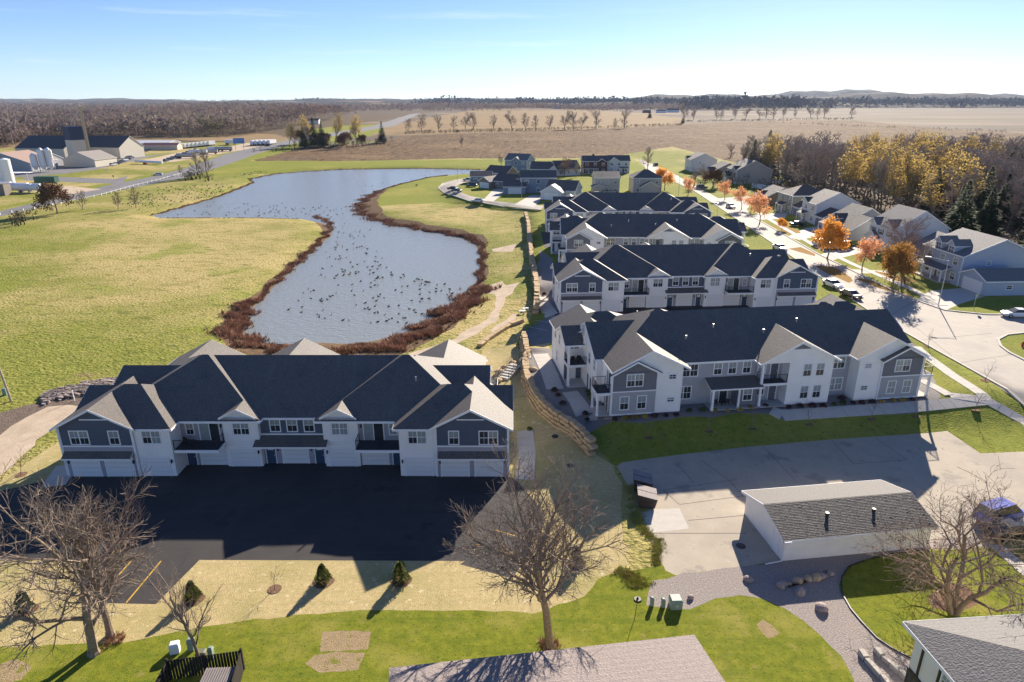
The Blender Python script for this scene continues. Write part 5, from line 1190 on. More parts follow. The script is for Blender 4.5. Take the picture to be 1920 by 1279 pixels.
# ------------------------------------------------------------ geese
def goose_mesh(swim=True):
    m = MB(); prof = [(-.42, .02, .07), (-.3, .09, .1), (-.1, .17, .14), (.12, .16, .15), (.28, .09, .15), (.34, .03, .16)]; n = 6; z0 = .02 if swim else .28
    for (xa, ra, za), (xb, rb, zb) in zip(prof, prof[1:]): m.tube((xa, 0, za + z0), (xb, 0, zb + z0), ra, rb, n, cap=False)
    m.tube((.28, 0, .18 + z0), (.38, 0, .48 + z0), .055, .04, 5, 1, False); m.tube((.36, 0, .47 + z0), (.5, 0, .5 + z0), .06, .02, 5, 1)
    m.tube((-.5, 0, .13 + z0), (-.36, 0, .1 + z0), .03, .09, 5, 2)
    if not swim:
        for s in (-.06, .06): m.tube((0, s, 0), (0, s, .3), .02, .02, 3, 1, False)
    return m.mesh('goose', [GOOSEB, M('goose_black', (.012, .012, .012), .6), M('goose_white', (.65, .63, .6), .7)])
gm = goose_mesh(); gi = random.Random(77); cnt = 0
GZ = [([(560,590),(640,610),(760,610),(860,560),(840,530),(700,500),(600,515),(540,570)], 118), ([(600,520),(760,525),(700,470),(640,430),(610,470)], 62), ([(640,440),(720,450),(700,415),(640,420)], 12), ([(330,404),(600,408),(660,410),(640,388),(420,380),(350,395)], 88), ([(790,322),(880,323),(880,319),(790,319)], 12), ([(740,345),(690,352),(640,345),(700,335)], 6)]
for P, n in GZ:
    k = 0
    while k < n:
        x, y = gi.uniform(min(p[0] for p in P), max(p[0] for p in P)), gi.uniform(min(p[1] for p in P), max(p[1] for p in P))
        if not inside(P, x, y): continue
        if gi.random() < .5: x += gi.gauss(0, 6); y += gi.gauss(0, 3)
        wx, wy = U(x, y, WZ)
        if not inside(water, wx, wy): continue
        o = inst('goose', gm, None, (wx, wy, WZ - .03), gi.uniform(0, 6.28), gi.uniform(.55, .78)); tag(o, 'dark goose floating on the pond', 'goose', 'geese floating on the pond'); k += 1
m = MB(); src = goose_mesh(False); sv = [v.co.copy() for v in src.vertices]; sf = [tuple(p.vertices) for p in src.polygons]; smi = [p.material_index for p in src.polygons]
GP = [(200,380),(300,352),(420,346),(452,350),(400,368),(330,385),(260,395)]; GP2 = [(430,330),(500,320),(500,326),(440,334)]
k = 0
while k < 240:
    P = GP if k < 205 else GP2; x, y = gi.uniform(min(p[0] for p in P), max(p[0] for p in P)), gi.uniform(min(p[1] for p in P), max(p[1] for p in P))
    if not inside(P, x, y): continue
    g = G(x, y); Mx = Matrix.Translation(g) @ Matrix.Rotation(gi.uniform(0, 6.28), 4, 'Z') @ Matrix.Scale(.85, 4); b = len(m.v)
    m.v += [tuple(Mx @ v) for v in sv]; m.f += [tuple(b + i for i in f) for f in sf]; m.mi += smi; k += 1
o = m.build('grazing_geese', list(src.materials)); o['kind'] = 'stuff'
for x, y in ((781, 350), (798, 336)): g = G(x, y); tag(inst('goose', src, None, g, .5, 1.6), 'goose standing on the peninsula lawn near the pond edge', 'goose', 'geese on the peninsula lawn')
# ------------------------------------------------------------ retaining walls of split limestone blocks
def stone_wall(P, label, h, blk, courses, name='retaining_wall', mat=STONE, thick=.5, jit=.05, drop=0.0):
    root = empty(name, P[0], 0, label, 'stone wall'); o0 = Vector(P[0]); ms = []
    for _ in range(9):
        m = MB(); m.box(-.5, .5, -.5, .5, -.5, .5, jit=jit); ms.append(m.mesh('stone', mat))
    Q = dens([p[:2] for p in P], blk, False); rs = random.Random(5)
    for c in range(courses):
        for i, (a, b) in enumerate(zip(Q, Q[1:])):
            t = Vector((b[0] - a[0], b[1] - a[1])); L_ = t.length; t /= L_; mid = Vector(((a[0] + b[0]) / 2, (a[1] + b[1]) / 2)) + t * (L_ / 2 * (c % 2))
            inw = Vector((t.y, -t.x)); ch = h / courses; mid = mid + inw * (.12 * c + rs.uniform(-.05, .05))
            out = mid - inw * 1.0; zb = H(out.x, out.y) - .05 - drop
            z = zb + ch * (c + .5) + rs.uniform(-.04, .04)
            o = inst('stone', rs.choice(ms), root, (mid.x - o0.x, mid.y - o0.y, z - o0.z), math.atan2(t.y, t.x) + rs.uniform(-.09, .09), (L_ * rs.uniform(.86, .98), thick * rs.uniform(.9, 1.25), ch * rs.uniform(.88, .99)))
    return root
stone_wall([(*p[:2], 0.5) for p in wallrun], 'curved retaining wall of tan limestone blocks below the gravel beds', 1.65, .95, 4, thick=.7)
stone_wall([(*p[:2], 0.5) for p in wallrun2], 'stepped limestone wall dropping from the upper buildings towards the pond path', 1.55, 1.7, 2, thick=.9, jit=.08)
stone_wall([G(*p) for p in ((978,603),(958,611),(935,624),(915,637),(900,650))], 'low line of limestone blocks descending beside the pond path', .6, 1.5, 1, thick=.8, jit=.1)
# stairs between the straw slope and the upper walk
def steps(A, B, wd, n, label):
    root = empty('concrete_steps', A, math.atan2((B - A).y, (B - A).x), label, 'steps'); L_ = (B - A).xy.length; dz = B.z - A.z
    for i in range(n):
        m = MB(); m.box(L_ * i / n, L_ * (i + 1) / n + .04, -wd / 2, wd / 2, min(0, dz) - .2, dz * (i + 1) / n); m.build('step', WALK, root)
    for s in (-1, 1):
        m = MB(); y = s * (wd / 2 - .08)
        for hz in (.95, .5): m.tube((0, y, hz), (L_, y, dz + hz), .03, .03, 5)
        for i in range(4): m.tube((L_ * i / 3, y, dz * i / 3), (L_ * i / 3, y, dz * i / 3 + .95), .03, .03, 5)
        m.build('railing', BLACK, root)
    return root
steps(Vector((*G(944, 712)[:2], .45)), Vector((*G(968, 690)[:2], 1.1)), 1.7, 6, 'lower flight of concrete steps with black railings beside the stone wall')
steps(Vector((*G(974, 685)[:2], 1.1)), Vector((*G(996, 668)[:2], 1.95)), 1.7, 6, 'upper flight of concrete steps with black railings reaching the walk')
for i, (x, y, r) in enumerate(((938,700,.8),(955,698,.7),(934,715,.6),(962,682,.7),(947,690,.6),(1000,694,.5))):
    tag(inst('boulder', None or (lambda me: (me.materials.append(STONE), me)[1])(blob(r, i + 40, 2, .55)), None, G(x, y) + Vector((0, 0, .15))), 'tan boulder set beside the concrete steps', 'boulder', 'boulders by the steps')
# boulders on the gravel
BL = [(1403,1088,.34,'pinkish boulder on the gravel near the shadow edge of the garage'), (1294,1122,.3,'small tan boulder right of the transformer box'), (1500,1112,.45,'grey boulder below the row of rocks on the gravel'), (1540,1143,.42,'pale round boulder alone in the middle of the gravel'),
      (1648,1029,.42,'rusty pink boulder against the garage wall'), (1713,1019,.4,'grey boulder at the garage wall under the tree boughs'), (1463,1100,.35,'left end stone of the rock row on the gravel')]
for i, (x, y, r, lb) in enumerate(BL):
    me = blob(r, i, 2, .75); me.materials.append(ROCK); tag(inst('boulder', me, None, G(x, y) + Vector((0, 0, r * .35))), lb, 'boulder')
for i in range(11):
    x = 1470 + i * 8.6; y = 1098 - i * 2.1 + gi.uniform(-2, 2); r = gi.uniform(.22, .42); me = blob(r, i + 20, 2, .6); me.materials.append([ROCK, STONE, GRNBOX][i % 2 if i != 9 else 0]); tag(inst('boulder', me, None, G(x, y) + Vector((0, 0, r * .3))), 'stone of the rock row crossing the shaded gravel', 'boulder', 'rock row on the gravel')
tufts('rock_row_plants', [([(1475,1096),(1555,1076)], .7, 220, .1, .4, .3)], 3, [M('dark_plant', (.05, .045, .03), .9, .3), REED], 5)
rp = random.Random(8)
m = MB()
for _ in range(1500):          # loose field stones dumped at the end of the track
    t = rp.random(); x = 80 + 215 * t; y = 750 - 42 * t ** .7 + rp.gauss(0, 4.5); g = G(x, y); s = rp.uniform(.08, .3)
    m.box(g.x - s, g.x + s, g.y - s * .8, g.y + s * .8, g.z - .05, g.z + s * 1.1, rp.randrange(2), s * .35)
o = m.build('rubble', [ROCK, M('dark_rubble', (.14, .115, .1), .9, .3)]); o['kind'] = 'stuff'
for (P0, P1, lb) in (((1612,1224),(1665,1290),'left stone kerb of the garden steps at the grey hipped house'), ((1640,1220),(1702,1280),'right stone kerb of the garden steps at the grey hipped house')):
    stone_wall([G(*P0), G(*P1)], lb, .45, .6, 1, 'garden_kerb', STONE if 0 else M('pale_block', (.46, .42, .37), .9, .15, bump=.5, bscale=8), .32, .03)

# ------------------------------------------------------------ planting beds
def shrub_mesh(mat, seed, r=.35):
    rr = random.Random(seed); m = MB()
    for _ in range(220):
        a = rr.random() * 6.28; ph = rr.random() * 1.5; q = r * rr.uniform(.5, 1); c = Vector((math.cos(a) * math.sin(ph) * q, math.sin(a) * math.sin(ph) * q, .05 + math.cos(ph) * q * .9)); d = Vector((rr.gauss(0, 1), rr.gauss(0, 1), rr.gauss(0, 1))).normalized(); e = d.orthogonal() * r * .12
        m.poly([c - d * r * .16, c + e, c + d * r * .16, c - e])
    return m.mesh('shrub', mat)
SHM = {'y': shrub_mesh(M('golden_shrub', (.42, .30, .06), .9, .3, scale=4), 1), 'r': shrub_mesh(M('dark_red_shrub', (.08, .03, .03), .9, .3, scale=4), 2), 'g': shrub_mesh(M('green_shrub', (.10, .13, .035), .9, .3, scale=4), 3), 'b': shrub_mesh(M('brown_shrub', (.13, .075, .045), .9, .3, scale=4), 4)}
SN = {'y': 'golden grass clump in the gravel bed along the porch side', 'r': 'dark red shrub in the gravel bed along the porch side', 'g': 'green shrub in the gravel bed along the porch side', 'b': 'brown shrub in the gravel bed along the porch side'}
for x, y, k in ((1153,789,'b'),(1173,787,'y'),(1190,785,'y'),(1209,783,'y'),(1227,782,'r'),(1248,781,'r'),(1268,780,'r'),(1292,772,'g'),(1317,771,'g'),(1339,772,'y'),(1363,771,'y'),(1385,770,'y'),(1407,767,'y'),(1435,763,'r'),(1480,766,'r'),(1500,764,'b'),(1523,763,'r'),(1543,763,'r'),(1563,760,'g'),(1580,758,'g'),(1599,757,'r'),(1616,757,'r'),(1635,756,'r'),(1655,755,'y'),(1675,753,'y'),(1692,752,'y'),(1711,751,'r'),(1578,749,'r'),
                (1040,734,'b'),(1047,743,'b'),(1055,758,'r'),(1097,777,'r'),(1101,789,'r'),(1103,737,'g'),(1106,743,'g'),(1109,750,'g'),(1135,760,'r'),(1020,553,'b'),(993,806,'g')):
    tag(inst('shrub', SHM[k], None, G(x, y), rp.uniform(0, 6), rp.uniform(1.0, 1.5)), SN[k], 'shrub', {'y': 'golden clumps in the bed', 'r': 'dark red shrubs in the bed', 'g': 'green shrubs in the bed', 'b': 'brown shrubs in the bed'}[k])
for x, y, lb in ((1215,820,'young bare tree left in the shaded lawn below the porch'), (1328,808,'young bare tree in the shaded lawn below the porch roof'), (1409,803,'young bare tree in the shaded lawn nearest the concrete walk corner'), (1515,795,'young bare tree over a mulch ring by the long walk'), (1632,785,'young bare tree near the walk at the right porch'), (1716,780,'thin young tree at the edge of the building shadow'),
                 (1828,768,'young tree in the sunny lawn below the walk'), (1740,650,'young bare tree on the verge nearest the building corner'), (1847,714,'young bare tree in the verge of the wide street'), (515,1105,'tiny sapling in a brown mulch spot on the straw'), (40,890,'sapling on the straw left of the building'), (978,652,'sapling on the straw patch by the steps'), (1735,700,'young tree in the lawn beside the orange netting')):
    put_tree('sapling', G(x, y), 'sapling', lb, None, 1.0 if y < 1000 else .8, cat='sapling')
    g = G(x, y); m = MB(); m.poly([(g.x + .55 * math.cos(a), g.y + .55 * math.sin(a), g.z + .03) for a in [k * pi / 6 for k in range(12)]]); o = m.build('mulch_ring', MULCH); o['kind'] = 'structure'

# ------------------------------------------------------------ utility boxes, dumpsters, enclosure
def pedestal(x, y, w_, d_, h, mat, label, rot=.2, name='utility_box'):
    r = empty(name, G(x, y), rot, label, 'utility box'); m = MB(); m.box(-w_/2, w_/2, -d_/2, d_/2, -.05, h * .8); m.build('cabinet', mat, r)
    m = MB(); e = .03; n = len(m.v)
    m.v += [(-w_/2 - e, -d_/2 - e, h * .8), (w_/2 + e, -d_/2 - e, h * .8), (w_/2 + e, d_/2 + e, h * .8), (-w_/2 - e, d_/2 + e, h * .8), (-w_/2 + .06, -d_/2 + .1, h), (w_/2 - .06, -d_/2 + .1, h), (w_/2 - .06, d_/2, h), (-w_/2 + .06, d_/2, h)]
    m.f += [(4, 5, 6, 7), (0, 1, 5, 4), (1, 2, 6, 5), (2, 3, 7, 6), (3, 0, 4, 7), (3, 2, 1, 0)]; m.mi += [0] * 6; m.build('lid', mat, r); return r
pedestal(329, 1222, .62, .5, .75, TRIM, 'white utility box with a sloping lid left of the green ones', .3)
pedestal(360, 1217, .4, .4, .95, GRNBOX, 'tall pale green utility box behind the slender bare tree', .1)
pedestal(378, 1232, .6, .5, .5, M('olive_paint', (.17, .18, .12), .6), 'low olive utility box at the foot of the slender tree', .1)
pedestal(397, 1232, .32, .3, .85, GRNBOX, 'narrow pale green pedestal right of the slender tree', 0)
pedestal(1222, 1135, .26, .26, .75, GRNBOX, 'left of two thin green pedestals on the gravel', 0)
pedestal(1243, 1137, .28, .28, .72, GRNBOX, 'thin green pedestal next to the square transformer', 0)
r = pedestal(1266, 1137, .85, .8, .8, GRNBOX, 'square green transformer box with warning stickers on the gravel', .05)
for z, h_ in ((.32, .1), (.18, .06)): m = MB(); m.box(-.1, .12, -.42, -.4, z, z + h_); m.build('sticker', WHP, r)
r = empty('garden_light', G(1190, 1160), 0, 'short pole lamp with a dark flat head on the lawn by the gravel', 'lamp')
m = MB(); m.tube((0, 0, 0), (.1, 0, 1.7), .025, .02, 5); m.build('pole', BLACK, r); m = MB(); m.tube((.1, 0, 1.65), (.1, 0, 1.82), .3, .26, 10); m.tube((.1, 0, 1.82), (.1, 0, 2.0), .1, .03, 8); m.build('lamp_head', BLACK, r)
def dumpster(x, y, rot, label):
    r = empty('dumpster', G(x, y), rot, label, 'dumpster'); m = MB()
    P = [(-.95, -.75, 0.12), (.95, -.75, 0.12), (.95, .75, .12), (-.95, .75, .12)]; Q = [(-1.0, -.95, 1.05), (1.0, -.95, 1.05), (1.0, .85, 1.45), (-1.0, .85, 1.45)]
    m.quad(*P[::-1]); 
    for i in range(4): j = (i + 1) % 4; m.quad(P[i], P[j], Q[j], Q[i])
    for xx in (-.98, .98): m.box(xx - .06, xx + .06, -.6, .6, .6, .75)
    m.build('bin_body', DUMP, r)
    for s in (-1, 1): m = MB(); m.quad((s * .52 - .48, -.98, 1.07), (s * .52 + .48, -.98, 1.07), (s * .52 + .48, .88, 1.5), (s * .52 - .48, .88, 1.5)); m.quad((s * .52 - .48, -.98, 1.02), (s * .52 + .48, -.98, 1.02), (s * .52 + .48, -.98, 1.07), (s * .52 - .48, -.98, 1.07)); m.build('lid', LID, r)
    for a in (-.8, .8):
        for b in (-.55, .55): m = MB(); m.tube((a, b - .04, .08), (a, b + .04, .08), .08, .08, 8); m.build('caster', BLACK, r)
dumpster(1203, 915, 1.45, 'farther brown dumpster with a grey lid at the yard edge'); dumpster(1211, 944, 1.45, 'nearer brown dumpster with a grey lid at the yard edge')
r = empty('timber_enclosure', G(385, 1290), 0.03, 'dark slatted timber enclosure at the bottom of the lawn', 'fence')
A = G(322, 1272); B = G(458, 1256); o0 = G(385, 1290)
def plankrow(p, q, n, h, par, o0):
    for i in range(n):
        a = p.lerp(q, i / n) - o0; d = (q - p).normalized() * ((q - p).length / n * .8); m = MB(); s = Vector((-d.y, d.x, 0)).normalized() * .02
        b = a + d; m.quad(a + s, b + s, b + s + Vector((0, 0, h)), a + s + Vector((0, 0, h))); m.quad(b - s, a - s, a - s + Vector((0, 0, h)), b - s + Vector((0, 0, h))); m.quad(a - s + Vector((0, 0, h)), a + s + Vector((0, 0, h)), b + s + Vector((0, 0, h)), b - s + Vector((0, 0, h)))
        m.build('plank', DWOOD, par)
plankrow(A, B, 24, 1.6, r, o0); plankrow(A, A + Vector((.1, -2.5, 0)), 14, 1.6, r, o0); plankrow(B, B + Vector((.3, -2.5, 0)), 14, 1.6, r, o0)
for p in (A, B, A.lerp(B, .5)): m = MB(); m.box(p.x - o0.x - .07, p.x - o0.x + .07, p.y - o0.y - .07, p.y - o0.y + .07, 0, 1.75); m.build('post', DWOOD, r)
r = empty('green_bin', G(412, 1300), .05, 'green bin with a ribbed dark lid inside the timber enclosure', 'bin')
m = MB(); m.box(-.9, .9, -.6, .8, 0, 1.2); m.build('bin_body', M('dark_green_paint', (.02, .09, .05), .5), r)
m = MB()
for i in range(12): m.box(-.95 + i * .158, -.95 + i * .158 + .1, -.7, .85, 1.22, 1.3)
m.build('ribbed_lid', LID, r)

# ------------------------------------------------------------ poles, lamps, signs
r = empty('street_lamp', G(1759, 574), math.radians(150), 'tall bare aluminium street lamp on the corner of the side street', 'street lamp')
m = MB(); m.tube((0, 0, 0), (0, 0, 8.2), .1, .06, 8); m.build('pole', GALV, r); m = MB(); m.tube((0, 0, 8.1), (2.9, 0, 8.5), .05, .04, 6); m.build('arm', GALV, r); m = MB(); m.box(2.6, 3.5, -.14, .14, 8.42, 8.55); m.build('lamp_head', GALV, r)
for x, y, lb in ((1342, 428, 'slim street lamp on the west kerb behind the third building'), (1272, 366, 'slim street lamp opposite the single coral tree'), (1206, 335, 'slim lamp pole near the far end of the street'), (978, 374, 'lamp pole by the low garage on the peninsula'), (858, 340, 'lamp pole inside the peninsula loop')):
    r = empty('street_lamp', G(x, y), pi, lb, 'street lamp'); m = MB(); m.tube((0, 0, 0), (0, 0, 7), .08, .05, 6); m.build('pole', GALV, r); m = MB(); m.tube((0, 0, 7), (1.6, 0, 7.3), .05, .04, 5); m.box(1.3, 2.0, -.12, .12, 7.22, 7.36); m.build('arm', GALV, r)
r = empty('utility_pole', G(21, 752), 0.1, 'pale wooden pole leaning slightly at the end of the dirt track', 'pole'); m = MB(); m.tube((0, 0, 0), (-.5, 0, 7.2), .14, .11, 8); m.build('pole', M('pale_pole_wood', (.42, .36, .28), .9, .2), r)
m = MB(); m.box(-.62, .3, -.12, .12, 7.15, 7.3); m.build('lamp_head', GALV, r)
pedestal(11, 740, .5, .4, .9, GRNBOX, 'pale green cabinet standing left of the leaning wooden pole', 0)
m = MB(); m.box(-.3, .3, -.2, .2, 0, .3); r = m.build('marker_post', TRIM, None, G(140, 752)); 
m2 = MB(); m2.box(-.04, .04, -.04, .04, 0, 1.5); r.data = m2.mesh('marker_post', TRIM); tag(r, 'white marker post beside the dumped field stones', 'post')
def sign(x, y, hgt, lb, shape, mat, w_=.75, cat='sign', rot=0):
    r = empty('road_sign', G(x, y), rot, lb, cat); m = MB(); m.tube((0, 0, 0), (0, 0, hgt), .035, .035, 5); m.build('post', GALV, r)
    m = MB()
    if shape == 'oct': m.poly([(w_/2 * math.cos(pi/8 + k * pi/4), -.05, hgt + w_/2 * math.sin(pi/8 + k * pi/4)) for k in range(8)]); m.poly([(w_/2 * math.cos(pi/8 - k * pi/4), -.03, hgt + w_/2 * math.sin(pi/8 - k * pi/4)) for k in range(8)])
    else: m.box(-w_/2, w_/2, -.05, -.03, hgt - .45, hgt + .45)
    m.build('sign_plate', mat, r); return r
sign(1825, 579, 2.3, 'stop sign seen from behind near the pale blue house lawn', 'oct', GALV, .85, 'stop sign', .4)
for x, y, h_, mt, lb in ((204, 338, 5, GALV, 'thin sign post at the road junction island'), (214, 340, 2.4, BLACK, 'short dark sign at the road junction island')): sign(x, y, h_, lb, 'sq', mt, .5)
# blue billboard by the road
r = empty('billboard', G(450, 282), .2, 'blue billboard on two posts above the truck yard', 'billboard'); m = MB(); m.box(-4, 4, -.1, .1, 5, 9); m.build('panel', M('blue_sign', (.10, .22, .48), .6), r)
for s in (-3, 3): m = MB(); m.tube((s, 0, 0), (s, 0, 5), .18, .18, 6); m.build('post', GALV, r)
r = empty('fire_hydrant', G(1917, 650), 0, 'red hydrant on the traffic island', 'fire hydrant'); m = MB(); m.tube((0, 0, 0), (0, 0, .6), .16, .14, 8); m.tube((0, 0, .6), (0, 0, .8), .18, .05, 8); m.build('barrel', REDM, r); m = MB(); m.tube((-.3, 0, .45), (.3, 0, .45), .07, .07, 6); m.build('nozzle', REDM, r)
# mailbox, netting
r = empty('mailbox', G(1683, 542), .3, 'white mailbox post by the two rust coloured trees', 'mailbox'); m = MB(); m.box(-.05, .05, -.05, .05, 0, 1.1); m.build('post', TRIM, r); m = MB(); m.box(-.15, .15, -.3, .3, 1.1, 1.4); m.build('box', TRIM, r)
# guardrail: beam, blocks and posts
rail = Gp([(-160,428),(0,403),(65,393),(130,380),(190,367),(250,350),(300,338),(340,327)])
r = empty('guardrail', rail[0], 0, 'white topped guardrail along the pond side of the main road', 'guardrail'); Q = dens([p[:2] for p in rail], 4, False); m = MB(); o0 = rail[0]
for a, b in zip(Q, Q[1:]):
    za, zb = H(*a) + .75, H(*b) + .75; A = Vector((a[0], a[1], za)) - o0; B = Vector((b[0], b[1], zb)) - o0
    m.quad(A - Vector((0, 0, .3)), B - Vector((0, 0, .3)), B, A); m.quad(A + Vector((0, .12, 0)), B + Vector((0, .12, 0)), B + Vector((0, .12, -.3)), A + Vector((0, .12, -.3))); m.quad(A, B, B + Vector((0, .12, 0)), A + Vector((0, .12, 0)))
m.build('beam', GALV, r); pm = MB(); pm.box(-.12, .12, -.14, .14, -.8, .1); pm = pm.mesh('post', TRIM)
for a in Q: inst('post', pm, r, Vector((a[0], a[1], H(*a) + .8)) - o0)
# white vinyl fence
o0 = G(1410, 351)
r = empty('vinyl_fence', o0, 0, 'white vinyl fence round the garden of the beige house', 'fence')
for P0, P1, n in (((1409, 352), (1443, 356), 14), ((1409, 345), (1466, 344), 22)):
    a, b = G(*P0), G(*P1)
    for i in range(n):
        p, q = a.lerp(b, i / n) - o0, a.lerp(b, (i + .97) / n) - o0; m = MB(); m.quad((p.x, p.y, 0), (q.x, q.y, 0), (q.x, q.y, 1.8), (p.x, p.y, 1.8)); m.quad((q.x, q.y + .05, 0), (p.x, p.y + .05, 0), (p.x, p.y + .05, 1.8), (q.x, q.y + .05, 1.8)); m.build('panel', TRIM, r)
# wooden play set and hoop frame
r = empty('play_set', G(1142, 372), .3, 'dark wooden swing and play set in the yard behind the square beige house', 'play set'); m = MB()
for x in (-3, 3):
    for y in (-1.3, 1.3): m.tube((x, y, 0), (x, 0, 2.9), .09, .09, 5)
m.tube((-3, 0, 2.9), (3, 0, 2.9), .09, .09, 5); m.build('frame', DWOOD, r)
for x in (-1.5, 0, 1.5):
    m = MB(); m.tube((x - .2, 0, 2.9), (x - .2, 0, .7), .02, .02, 3); m.tube((x + .2, 0, 2.9), (x + .2, 0, .7), .02, .02, 3); m.box(x - .25, x + .25, -.1, .1, .62, .7); m.build('swing', BLACK, r)
m = MB(); m.box(-6.2, -4.2, -1, 1, 1.2, 1.3); m.box(-6.2, -4.2, -1, 1, 2.6, 2.7)
for x in (-6.1, -4.3):
    for y in (-.9, .9): m.box(x - .08, x + .08, y - .08, y + .08, 0, 2.6)
m.build('platform', DWOOD, r)
r = empty('yard_shelter', G(1138, 334), 0, 'low pergola roof behind the square beige house', 'pergola')
for i in range(14): m = MB(); m.box(-5 + i * .76, -5 + i * .76 + .5, -2, 2, 2.6, 2.7); m.build('slat', GRYS, r)
for x in (-4.8, 4.8):
    for y in (-1.8, 1.8): m = MB(); m.box(x - .1, x + .1, y - .1, y + .1, 0, 2.6); m.build('post', DWOOD, r)

# ------------------------------------------------------------ vehicles
def car(kind, paintm):
    """body lofted from side stations; len 4.7 along x, nose +x"""
    R0 = empty('parked_car', (0, 0, 0)); m = MB()
    if kind == 'suv': st = [(-2.3, .35, .95, .82), (-2.2, .3, 1.05, .9), (-1.0, .28, 1.08, .93), (.9, .28, 1.05, .93), (1.8, .3, .98, .9), (2.25, .35, .8, .78)]; cab = [(-2.15, 1.05, -1.95, 1.68), (.95, 1.05, .35, 1.7)]
    elif kind == 'van': st = [(-2.4, .35, 1.1, .9), (-2.3, .3, 1.15, .96), (0, .28, 1.15, .98), (1.5, .28, 1.05, .96), (2.1, .3, .95, .9), (2.4, .35, .75, .78)]; cab = [(-2.3, 1.15, -2.15, 1.9), (1.6, 1.05, .7, 1.9)]
    else: st = [(-2.3, .38, .85, .74), (-2.15, .3, .98, .86), (-1.3, .27, .98, .9), (.9, .27, .95, .9), (1.8, .28, .86, .87), (2.28, .36, .68, .74)]; cab = [(-1.75, .97, -1.0, 1.42), (1.15, .93, .25, 1.43)]
    rings = []
    for x, z0, z1, hw in st: rings.append([(x, -hw * .92, z0), (x, -hw, (z0 + z1) / 2), (x, -hw * .93, z1), (x, hw * .93, z1), (x, hw, (z0 + z1) / 2), (x, hw * .92, z0)])
    for a, b in zip(rings, rings[1:]):
        for i in range(6): j = (i + 1) % 6; m.quad(a[i], b[i], b[j], a[j])
    m.poly(rings[0]); m.poly(rings[-1][::-1])
    (xr, zr, xrt, zt), (xf, zf, xft, _) = cab; wb, wt = .84, .66
    m.box(xrt, xft, -wt, wt, zt - .05, zt + .02); m.build('body', paintm, R0)
    g = MB(); B = [(xr, -wb, zr), (xf, -wb, zf), (xf, wb, zf), (xr, wb, zr)]; T = [(xrt, -wt, zt), (xft, -wt, zt), (xft, wt, zt), (xrt, wt, zt)]
    for i in range(4): j = (i + 1) % 4; g.quad(B[i], B[j], T[j], T[i])
    g.build('windows', GLASS, R0)
    for x in (-1.4, 1.4):
        for y in (-.84, .84):
            w_ = MB(); w_.tube((x, y - .11, .33), (x, y + .11, .33), .33, .33, 12); wo = w_.build('wheel', TYRE, R0); h_ = MB(); s = .12 if y > 0 else -.12; h_.tube((x, y + s - .005, .33), (x, y + s + .005, .33), .2, .2, 8); h_.build('rim', GALV, wo)
    for y in (-.62, .62):
        h_ = MB(); h_.box(2.12, 2.29, y - .16, y + .16, .58, .72); h_.build('headlight', TRIM, R0); h_ = MB(); h_.box(-2.33, -2.2, y - .14, y + .14, .62, .78); h_.build('taillight', REDM, R0)
    return R0
PT = {'white': paint('white_paint', (.75, .75, .75)), 'black': paint('black_paint', (.015, .015, .018)), 'silver': paint('silver_paint', (.42, .43, .44)), 'grey': paint('grey_paint', (.12, .13, .14)), 'blue': paint('blue_paint', (.16, .18, .5)), 'dark': paint('dark_blue_paint', (.02, .03, .06)), 'red': paint('dark_red_paint', (.25, .03, .03))}
protoc = {}
def park(kind, col, x, y, rot, label, group=None, s=1.0, loc=None):
    key = (kind, col)
    if key not in protoc: protoc[key] = o = car(kind, PT[col])
    else: o = copy_tree(protoc[key])
    o.location = loc or G(x, y); o.rotation_euler.z = math.radians(rot); o.scale = (s,) * 3
    for k in ('label', 'category', 'group'):
        if k in o: del o[k]
    tag(o, label, 'car', group); return o
park('sedan', 'white', 1561, 538, -78, 'white sedan parked at the west kerb ahead of the black one'); park('sedan', 'black', 1595, 558, -76, 'black sedan parked at the kerb beside the second building')
park('suv', 'silver', 1558, 467, 8, 'silver estate car in the driveway under the full orange tree'); park('suv', 'white', 1540, 460, 15, 'white car mostly hidden behind the orange tree on the driveway'); park('van', 'black', 1583, 466, 20, 'black car with a glinting roof in the driveway beside the white gabled house')
park('sedan', 'white', 1905, 594, 175, 'white car driving on the side street at the right'); park('sedan', 'black', 1496, 424, 2, 'black car on the driveway of the tall white house'); park('sedan', 'silver', 1370, 390, -83, 'silver car driving on the street by the corner coral tree')
park('sedan', 'white', 1462, 469, -80, 'white car whose roof peeks over the second apartment roof'); park('suv', 'dark', 1229, 311, 95, 'dark green looking car at the far end of the street'); park('sedan', 'white', 895, 379, 178, 'white car on the peninsula road below the white garage door')
park('sedan', 'silver', 877, 339, 175, 'silver car in the first peninsula driveway near the pond'); park('suv', 'dark', 884, 350, 170, 'dark car in the peninsula driveway beside the brown ranch house'); park('sedan', 'black', 848, 356, 150, 'black car parked on the peninsula loop, nearer the pond'); park('sedan', 'grey', 856, 360, 150, 'grey car parked on the peninsula loop behind the black one')
park('van', 'blue', 1872, 975, 20, 'blue vehicle half hidden by the spreading tree at the right'); park('sedan', 'black', 1890, 1003, 15, 'black car behind the spreading tree at the right'); park('suv', 'white', 1918, 548, 90, 'white vehicle beside the pale blue garage'); 
park('sedan', 'white', 296, 329, 200, 'white car driving along the main road'); park('suv', 'grey', 1316, 354, 10, 'grey car under the brown leaved yard tree'); park('sedan', 'dark', 502, 275, 20, 'dark car far along the main road')
vr = random.Random(2)
for i in range(15): park(vr.choice(['suv', 'sedan']), vr.choice(['white', 'silver', 'black', 'dark', 'grey']), 213 + i * 5.4, 311 - i * 2.35 + vr.uniform(-.6, .6), vr.uniform(60, 80), 'vehicle in the parked row in front of the long cream shed', 'vehicles in the storage row')
